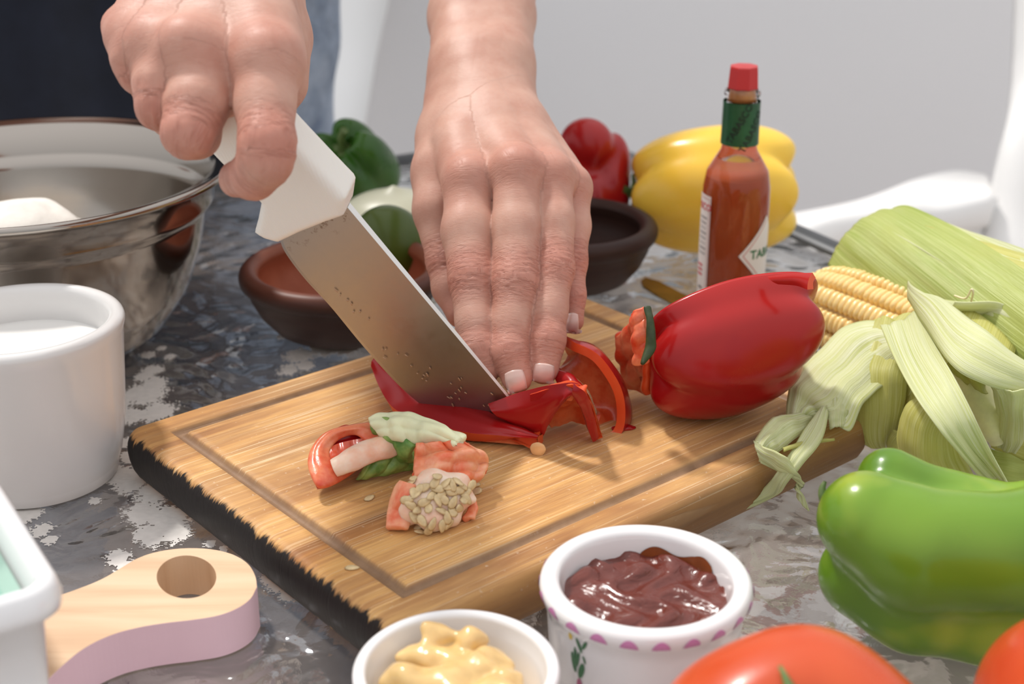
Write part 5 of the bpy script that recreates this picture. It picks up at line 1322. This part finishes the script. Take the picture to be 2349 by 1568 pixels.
# handle by distance field in the blade frame
H_out = [(806, 428), (800, 470), (760, 484), (700, 508), (652, 531), (620, 522), (596, 508), (604, 480), (612, 440), (580, 405), (545, 372), (505, 330), (440, 260), (390, 190), (360, 130), (380, 80), (440, 60), (500, 110), (560, 168), (620, 228), (680, 296), (745, 365)]
H2 = [loc2(*p) for p in H_out]
def f_handle(p):
    x, y, zq = p[0] - KS[0], p[1] - KS[1], p[2] - KS[2]
    s = x * sp[0] + y * sp[1] + zq * sp[2]; w = x * wv[0] + y * wv[1] + zq * wv[2]; t = x * nb[0] + y * nb[1] + zq * nb[2]
    r = .0035; d2 = poly_d(s, w, H2) + r; d3 = np.abs(t) - (.0085 - r)
    return np.sqrt(np.maximum(d2, 0) ** 2 + np.maximum(d3, 0) ** 2) + np.minimum(np.maximum(d2, d3), 0) - r
Hw = np.array([KS + sp * a + wv * b for a, b in H2])
vs, q = nets(f_handle, Hw.min(0) - .012, Hw.max(0) + .012, .0009)
g = N('white_handle'); hb_ = g.n('TexWave', {'Vector': g.coord('Object', (1, 1, 1), (0, rad(20), 0)), 'Scale': 260.0, 'Distortion': 1.5, 'Detail': 1.0}, wave_type='BANDS').outputs[0]
M_hand = g.bsdf((0.86, 0.82, 0.76), .42, sss=.15, sssr=(.6, .5, .35), sssc=.004, normal=g.bump(hb_, .10, .0006))
o = link('handle', np_mesh('handle', vs, q), M_hand); adopt(knife, o)

# ================================================================== person
per = thing('person', (-.42, 1.32, -.72)); tag(per, 'person in blue jeans and dark navy apron cutting peppers with both hands', 'person')
def PR(px, py, d, r): return (P(px, py, d), r)
def px_r(w, d): return w * d / FPX
# --- hand holding the pepper (right in the picture)
A_f = {
 'index':  [PR(1050, 330, .675, .0120), PR(1077, 425, .652, .0115), PR(1073, 530, .640, .0116), PR(1082, 640, .630, .0103), PR(1090, 740, .622, .0082), PR(1098, 800, .618, .0080), PR(1112, 850, .617, .0066)],
 'middle': [PR(1130, 320, .675, .0120), PR(1187, 400, .645, .0112), PR(1186, 520, .634, .0105), PR(1183, 645, .625, .0104), PR(1172, 740, .619, .0083), PR(1168, 805, .615, .0082), PR(1185, 866, .612, .0068)],
 'ring':   [PR(1190, 320, .680, .0115), PR(1262, 405, .652, .0102), PR(1270, 510, .640, .0092), PR(1271, 615, .631, .0089), PR(1260, 710, .624, .0078), PR(1254, 780, .619, .0079), PR(1246, 845, .616, .0068)],
 'pinky':  [PR(1230, 340, .690, .0105), PR(1312, 432, .664, .0085), PR(1316, 520, .655, .0074), PR(1311, 600, .648, .0069), PR(1312, 680, .642, .0060), PR(1313, 735, .640, .0052)],
 'thumb':  [PR(1040, 250, .705, .0125), PR(1010, 390, .680, .0130), PR(1004, 480, .670, .0115), PR(1022, 600, .664, .0088), PR(1036, 660, .660, .0088), PR(1058, 716, .655, .0072)],
}
A_palm = [[PR(1080, 200, .712, .0165), PR(1060, 300, .690, .0150), PR(1078, 410, .660, .0118)],
          [PR(1100, 195, .710, .0170), PR(1125, 300, .685, .0155), PR(1187, 395, .655, .0120)],
          [PR(1120, 195, .712, .0165), PR(1170, 300, .687, .0145), PR(1258, 400, .662, .0112)],
          [PR(1140, 205, .716, .0150), PR(1200, 300, .695, .0125), PR(1304, 425, .672, .0095)],
          [PR(1065, 215, .722, .0150), PR(1030, 320, .700, .0150), PR(1012, 420, .684, .0130)],
          [PR(1110, 330, .705, .0150), PR(1180, 440, .678, .0110)]]
A_arm = [[PR(1076, -420, .90, .026), PR(1080, -120, .80, .0225), PR(1070, 40, .750, .0195), PR(1070, 150, .722, .0180), PR(1062, 220, .716, .0165)],
         [PR(1150, -420, .90, .026), PR(1150, -120, .80, .0225), PR(1142, 40, .750, .0190), PR(1142, 150, .722, .0180), PR(1140, 230, .712, .0150)]]
def hand_sdf(F_, palm, arm, knuck, tend):
    def fn(p):
        d = None
        for ch_ in palm + arm:
            e = chain_d(p, ch_, .006); d = e if d is None else smin(d, e, .010)
        f = None
        for k_, ch_ in F_.items():
            e = chain_d(p, ch_, .0035); f = e if f is None else smin(f, e, .0012)
        d = smin(d, f, .006)
        for c_, r_ in knuck: d = smin(d, np.sqrt((p[0] - c_[0]) ** 2 + (p[1] - c_[1]) ** 2 + (p[2] - c_[2]) ** 2) - r_, .007)
        for ch_ in tend: d = smin(d, chain_d(p, ch_, .002), .003)
        return d
    return fn
A_kn = [(P(1077, 405, .648), .0098), (P(1187, 385, .642), .0095), (P(1262, 398, .648), .0082), (P(1310, 428, .660), .0070)]
A_td = [[PR(1095, 215, .6975, .0028), PR(1085, 300, .6765, .0030), PR(1078, 380, .6520, .0032)], [PR(1110, 215, .6960, .0026), PR(1150, 300, .6730, .0028), PR(1185, 365, .6480, .0030)],
        [PR(1130, 220, .7000, .0022), PR(1200, 310, .6780, .0024), PR(1258, 380, .6530, .0026)],
        [PR(1000, 355, .672, .0012), PR(1060, 345, .6655, .0013), PR(1110, 330, .6640, .0013), PR(1150, 275, .6740, .0013), PR(1120, 220, .6870, .0012)]]
fA = hand_sdf(A_f, A_palm, A_arm, A_kn, A_td)
# --- hand holding the knife (left in the picture)
B_f = {
 'index':  [PR(590, 60, .515, .0135), PR(612, 150, .500, .0126), PR(607, 240, .492, .0102), PR(613, 330, .484, .0094), PR(612, 368, .484, .0086), PR(580, 404, .490, .0078), PR(545, 410, .498, .0066)],
 'middle': [PR(500, 60, .520, .0135), PR(468, 150, .502, .0122), PR(452, 240, .493, .0108), PR(432, 304, .488, .0088), PR(448, 308, .500, .0082), PR(462, 296, .518, .0070)],
 'ring':   [PR(420, 50, .525, .0130), PR(372, 130, .508, .0112), PR(372, 200, .500, .0098), PR(366, 246, .498, .0078), PR(395, 262, .512, .0078), PR(440, 270, .534, .0066)],
 'pinky':  [PR(370, 30, .530, .0115), PR(312, 90, .514, .0090), PR(310, 140, .510, .0078), PR(318, 172, .510, .0062), PR(345, 200, .525, .0066), PR(390, 220, .545, .0056)],
 'thumb':  [PR(600, -20, .570, .0140), PR(640, 90, .560, .0120), PR(640, 190, .553, .0105), PR(600, 270, .548, .0095), PR(560, 320, .545, .0080)],
}
B_palm = [[PR(540, -150, .585, .0190), PR(575, -30, .545, .0165), PR(612, 130, .508, .0130)],
          [PR(505, -150, .585, .0190), PR(500, -30, .540, .0170), PR(455, 120, .512, .0130)],
          [PR(470, -150, .590, .0185), PR(440, -30, .545, .0160), PR(368, 105, .518, .0120)],
          [PR(440, -145, .595, .0165), PR(395, -30, .552, .0140), PR(322, 78, .524, .0098)],
          [PR(560, -120, .600, .0180), PR(590, 0, .570, .0170), PR(630, 110, .548, .0130)],
          [PR(450, 20, .560, .0180), PR(560, 60, .555, .0180)],
          [PR(545, 40, .520, .0135), PR(530, 140, .508, .0110), PR(532, 215, .504, .0078)], [PR(415, 40, .522, .0128), PR(410, 125, .510, .0100), PR(402, 195, .507, .0072)],
          [PR(350, 30, .528, .0110), PR(338, 95, .518, .0085), PR(338, 150, .514, .0060)]]
B_arm = [[PR(470, -150, .600, .0195), PR(430, -420, .70, .021), PR(330, -850, .85, .026)],
         [PR(540, -150, .600, .0195), PR(500, -420, .70, .021), PR(420, -850, .85, .026)]]
B_kn = [(P(612, 128, .4960), .0100), (P(428, 108, .4965), .0108), (P(345, 98, .5060), .0092), (P(297, 70, .517), .0068), (P(262, 55, .521), .0030)]
B_td = [[PR(540, -100, .553, .0030), PR(578, 0, .524, .0032), PR(608, 100, .4960, .0036)], [PR(510, -100, .553, .0030), PR(470, 0, .5190, .0034), PR(430, 80, .4960, .0040)],
        [PR(470, -100, .558, .0028), PR(400, 0, .5260, .0030), PR(338, 70, .5060, .0034)]]
fB = hand_sdf(B_f, B_palm, B_arm, B_kn, B_td)
def attrs_for(vs, F_, kn):
    """per-vertex finger coordinates, redness and crease strength"""
    n = len(vs); best = np.full(n, 1e9); co = np.zeros((n, 3)); red = np.zeros(n); cr = np.zeros(n)
    for fi, (k_, ch_) in enumerate(F_.items()):
        acc = 0.0
        for (a, ra), (b, rb) in zip(ch_[:-1], ch_[1:]):
            ba = b - a; L = np.linalg.norm(ba); t = np.clip((vs - a) @ ba / (L * L), 0, 1); c_ = a + t[:, None] * ba
            dd = np.linalg.norm(vs - c_, axis=1) - (ra + (rb - ra) * t); m = dd < best; best[m] = dd[m]
            u = ba / L; s1 = np.cross(u, [0, 0, 1.0]); s1 /= np.linalg.norm(s1); s2 = np.cross(u, s1); w = vs - c_
            co[m, 0] = acc + t[m] * L; co[m, 1] = (w @ s1)[m]; co[m, 2] = fi * .13 + (w @ s2)[m] * .6
            acc += L
        js = [3, 5] if k_ in ('index', 'middle', 'ring') else ([3] if k_ == 'thumb' else [3, 4])
        for qn, ji in enumerate(js):
            c_, r_ = ch_[ji]; d_ = np.linalg.norm(vs - c_, axis=1); w = np.exp(-((d_ - r_) / .0055) ** 2 * 1.0) * (d_ < r_ * 2.2)
            cr = np.maximum(cr, w * (1.0 if qn == 0 else .6)); red = np.maximum(red, w * .8)
        tip = ch_[-1][0]; d_ = np.linalg.norm(vs - tip, axis=1); red = np.maximum(red, .75 * np.exp(-(d_ / .020) ** 2))
    for c_, r_ in kn:
        d_ = np.linalg.norm(vs - c_, axis=1); red = np.maximum(red, .7 * np.exp(-((d_) / .016) ** 2)); cr = np.maximum(cr, .35 * np.exp(-((d_) / .014) ** 2))
    return co, red, cr
parts_v, parts_q, cos_, reds, crs = [], [], [], [], []
off = 0
for fn, F_, kn, lo, hi in ((fA, A_f, A_kn, None, None), (fB, B_f, B_kn, None, None)):
    P3 = np.array([c_ for ch_ in list(F_.values()) for c_, _ in ch_] + [A_arm[0][3][0]] * (fn is fA) + [B_palm[0][0][0]] * (fn is fB))
    arm = A_arm if fn is fA else B_arm
    lo, hi = P3.min(0) - .032, P3.max(0) + .032
    if fn is fA: hi = np.maximum(hi, arm[0][1][0] + .03); hi[2] = arm[0][1][0][2]
    vs, q = nets(fn, lo, hi, .00105)
    co, red, cr = attrs_for(vs, F_, kn)
    # real crease relief: shallow furrows across the finger joints
    nrm_ = np.zeros_like(vs); eps = .0006
    base = np.asarray(fn([vs[:, 0].astype(np.float32), vs[:, 1].astype(np.float32), vs[:, 2].astype(np.float32)]))
    for k in range(3):
        w = vs.copy(); w[:, k] += eps; nrm_[:, k] = np.asarray(fn([w[:, 0].astype(np.float32), w[:, 1].astype(np.float32), w[:, 2].astype(np.float32)])) - base
    nrm_ /= (np.linalg.norm(nrm_, axis=1)[:, None] + 1e-9)
    ph = co[:, 0] * 2300 + 2.2 * np.sin(co[:, 1] * 420 + co[:, 2] * 31) + 1.4 * np.sin(co[:, 1] * 900 + 2)
    disp = -cr * .00032 * np.maximum(0, np.sin(ph)) ** 2 + .00018 * noise3(vs[:, 0], vs[:, 1], vs[:, 2], 330, 8)
    vs = vs + nrm_ * disp[:, None]
    parts_v.append(vs); parts_q.append(q + off); off += len(vs); cos_.append(co); reds.append(red); crs.append(cr)
# shoulders and upper arms, outside the frame, coarse
S_R, S_L = np.array([-.56, 1.20, .50]), np.array([-.16, 1.20, .50])
elA, elB = np.array([.02, 1.02, .27]), np.array([-.46, .93, .27])
wA0, wB0 = (A_arm[0][0][0] + A_arm[1][0][0]) / 2, (B_arm[0][2][0] + B_arm[1][2][0]) / 2
def f_up(p):
    d = chain_d(p, [((A_arm[0][1][0] + A_arm[1][1][0]) / 2 + .0, .027), (wA0, .030), (elA, .040), (S_L, .052)], .01)
    d = smin(d, chain_d(p, [((B_arm[0][0][0] + B_arm[1][0][0]) / 2, .026), ((B_arm[0][1][0] + B_arm[1][1][0]) / 2, .027), (wB0, .033), (elB, .040), (S_R, .052)], .01), .01)
    d = smin(d, seg_d(p, S_L + [-.05, .03, -.02], S_R + [.05, .03, -.02], .085, .085), .03)
    return smin(d, seg_d(p, (S_L + S_R) / 2 + [0, .03, 0], (S_L + S_R) / 2 + [0, .02, .16], .075, .055), .03)
vs, q = nets(f_up, (-.68, .60, .05), (.12, 1.34, .70), .006)
keep = vs[:, 2] >= 0
parts_v.append(vs); parts_q.append(q + off)
cos_.append(np.zeros((len(vs), 3))); reds.append(np.zeros(len(vs))); crs.append(np.zeros(len(vs)))
V_all, Q_all = np.vstack(parts_v), np.vstack(parts_q)
me = np_mesh('body', V_all, Q_all)
if len(me.vertices) == len(V_all):
    vvec(me, 'fc', np.vstack(cos_)); vcol(me, 'red', np.concatenate(reds)); vcol(me, 'crease', np.concatenate(crs))
g = N('skin'); c = g.coord('Object')
fc = g.attr('fc', True); cr = g.attr('crease'); rd = g.attr('red')
n_big = g.noise(c, 38, 4, .6); n_mid = g.noise(c, 140, 4, .6)
col = g.mix(g.ramp(n_big, [(0.35, 0), (0.68, 1)]), (0.58, 0.34, 0.26), (0.49, 0.245, 0.18))
col = g.mix(g.math('MULTIPLY', g.ramp(n_mid, [(0.45, 0), (0.7, 1)]), .35), col, (0.62, 0.39, 0.31))
col = g.mix(g.math('MULTIPLY', rd, .62), col, (0.48, 0.155, 0.11))
cm = g.n('Mapping', {'Vector': fc, 'Scale': (900, 150, 150)}).outputs[0]
cn = g.noise(cm, 1.0, 3, .6, 1.2)
cl = g.math('MULTIPLY', g.ramp(cn, [(0.30, 0.0), (0.52, 1.0)]), 1.0)
col = g.mix(g.math('MULTIPLY', g.math('SUBTRACT', 1.0, cl), g.math('MULTIPLY', cr, .45)), col, (0.34, 0.11, 0.075))
cells = g.n('TexVoronoi', {'Vector': g.n('Mapping', {'Vector': c, 'Scale': (900, 900, 900)}).outputs[0], 'Scale': 1.0}, feature='DISTANCE_TO_EDGE').outputs[0]
long_ = g.noise(g.coord('Object', (300, 300, 1300)), 1.0, 3, .6, .6)
h1 = g.math('MULTIPLY', cl, g.math('ADD', g.math('MULTIPLY', cr, .9), .06))
h2 = g.math('ADD', g.math('MULTIPLY', cells, .10), g.math('MULTIPLY', long_, .18))
M_skin = g.bsdf(col, .50, spec=.35, sss=.18, sssr=(1.0, .35, .2), sssc=.006, normal=g.bump(g.math('ADD', h1, h2), .55, .0008))
body = link('body', me, M_skin); adopt(per, body)
# nails: thin curved plates seated on the finger surface
M_nail = simple('nail', (0.70, 0.47, 0.41), 0.3, .05, 200, sss=.2, sssr=(.8, .5, .4), sssc=.002, coat=.4)
def nail(fn, c_px, ax_px, w_px, l_px, d, label=None):
    """plate centred on a pixel; ax_px is the fingertip direction in the picture"""
    a = np.array(ax_px, float); a /= np.linalg.norm(a); s_ = np.array([-a[1], a[0]])
    vs, nu, nv = [], 12, 10
    for i in range(nu):
        for j in range(nv):
            u = i / (nu - 1) * 2 - 1; w = j / (nv - 1) * 2 - 1
            u2, w2 = u * math.sqrt(1 - w * w * .28), w * math.sqrt(1 - u * u * (.22 if u < 0 else .10))
            px, py = np.array(c_px) + a * u2 * l_px / 2 + s_ * w2 * w_px / 2
            ray = P(px, py, 1.0) - CP; rn = np.linalg.norm(ray); ray = ray / rn; t = (d - .03) * rn
            for _ in range(60):
                p = CP + ray * t; dd = float(fn([np.array([p[k]], np.float32) for k in range(3)])[0])
                if dd < .0001: break
                t += max(dd * .8, .00005)
                if t > (d + .03) * rn: break
            vs.append(CP + ray * (t - .00012 - .00012 * (1 - u * u)))
    vs = np.array(vs).reshape(nu, nv, 3)
    dep = vs @ FV; med = np.median(dep)
    for i in range(nu):
        for j in range(nv):
            if abs(dep[i, j] - med) > .004: vs[i, j] = vs[i, j] + (med - dep[i, j]) * FV * .9
    fs = [(i * nv + j, (i + 1) * nv + j, (i + 1) * nv + j + 1, i * nv + j + 1) for i in range(nu - 1) for j in range(nv - 1)]
    o = link('fingernail', mesh('fingernail', vs.reshape(-1, 3), fs), M_nail); solid(o, .0004, 0); adopt(per, o)
nail(fA, (1183, 874), (.22, 1), 46, 52, .607); nail(fA, (1247, 856), (-.12, 1), 48, 46, .611); nail(fA, (1312, 742), (.0, 1), 30, 50, .636)

# jeans
g = N('denim'); c = g.coord('Object')
tw_ = g.n('TexWave', {'Vector': c, 'Scale': 420.0, 'Distortion': .4}, wave_type='BANDS', bands_direction='DIAGONAL').outputs[0]
fold = g.noise(c, 9, 4, .55, .5); wash = g.noise(c, 26, 4, .6)
M_denim = g.bsdf(g.mix(g.ramp(wash, [(0.35, 0), (0.65, 1)]), g.mix(fold, (0.09, 0.14, 0.23), (0.20, 0.28, 0.42)), (0.40, 0.49, 0.62)), .85, sheen=.2, normal=g.bump(g.math('ADD', g.math('MULTIPLY', fold, 3.0), g.math('MULTIPLY', tw_, .04)), .7, .02))
def f_jeans(p):
    x, y, zq = p
    d = ell_d(p, (-.350, 1.27, .14), (.205, .12, .20))
    for hx, kx, fx in ((-.255, -.24, -.22), (-.47, -.48, -.49)):
        d = smin(d, chain_d(p, [(np.array([hx, 1.27, .06]), .098), (np.array([kx, 1.26, -.34]), .066), (np.array([fx, 1.30, -.68]), .055)], .02), .03)
    d = d + .010 * noise3(x, y * .6, zq * 1.3, 26, 3) + .005 * noise3(x, y, zq, 60, 5)
    return np.maximum(np.maximum(d, zq - .30), -.70 - zq)
vs, q = nets(f_jeans, (-.60, 1.10, -.72), (-.05, 1.44, .34), .008)
o = link('jeans', np_mesh('jeans', vs, q), M_denim); adopt(per, o)
def f_shirt(p):
    d = ell_d(p, (-.36, 1.27, .42), (.19, .12, .22)); return smin(d, ell_d(p, (-.36, 1.25, .22), (.185, .125, .14)), .05)
M_shirt = simple('navy_cloth', (0.010, 0.014, 0.027), .9, .25, 30, bumpk=.3, bscale=60)
vs, q = nets(f_shirt, (-.6, 1.08, .16), (-.12, 1.42, .58), .009)
o = link('shirt', np_mesh('shirt', vs, q), M_shirt); adopt(per, o)
# apron: draped sheet in front of the hips
vs, uv = [], []; nu, nv = 50, 40
for i in range(nu):
    for j in range(nv):
        s, t = i / (nu - 1), j / (nv - 1); a = rad(-170 + 108 * s)
        rx, ry = .222 + .012 * t, .135 + .014 * t
        x = -.36 + rx * math.cos(a) + .0; y = 1.26 + ry * math.sin(a); z_ = .40 - .78 * t
        w = .006 * math.sin(14 * s + 3 * t) + .004 * math.sin(31 * s + 1)
        vs.append((x, y - w - .01, z_)); uv.append((s, t))
fs = [(i * nv + j, i * nv + j + 1, (i + 1) * nv + j + 1, (i + 1) * nv + j) for i in range(nu - 1) for j in range(nv - 1)]
o = link('apron', mesh('apron', vs, fs, uv), M_shirt); solid(o, .002, 0); adopt(per, o); o['label'] = 'dark navy apron'
for hx in (-.19, -.47):
    vs, q = nets(lambda p: np.maximum(ell_d(p, (hx, 1.27, -.70), (.05, .13, .06)), -.7155 - p[2]), (hx - .07, 1.10, -.7155), (hx + .07, 1.42, -.62), .008)
    o = link('shoe', np_mesh('shoe', vs, q), M_shirt); adopt(per, o)
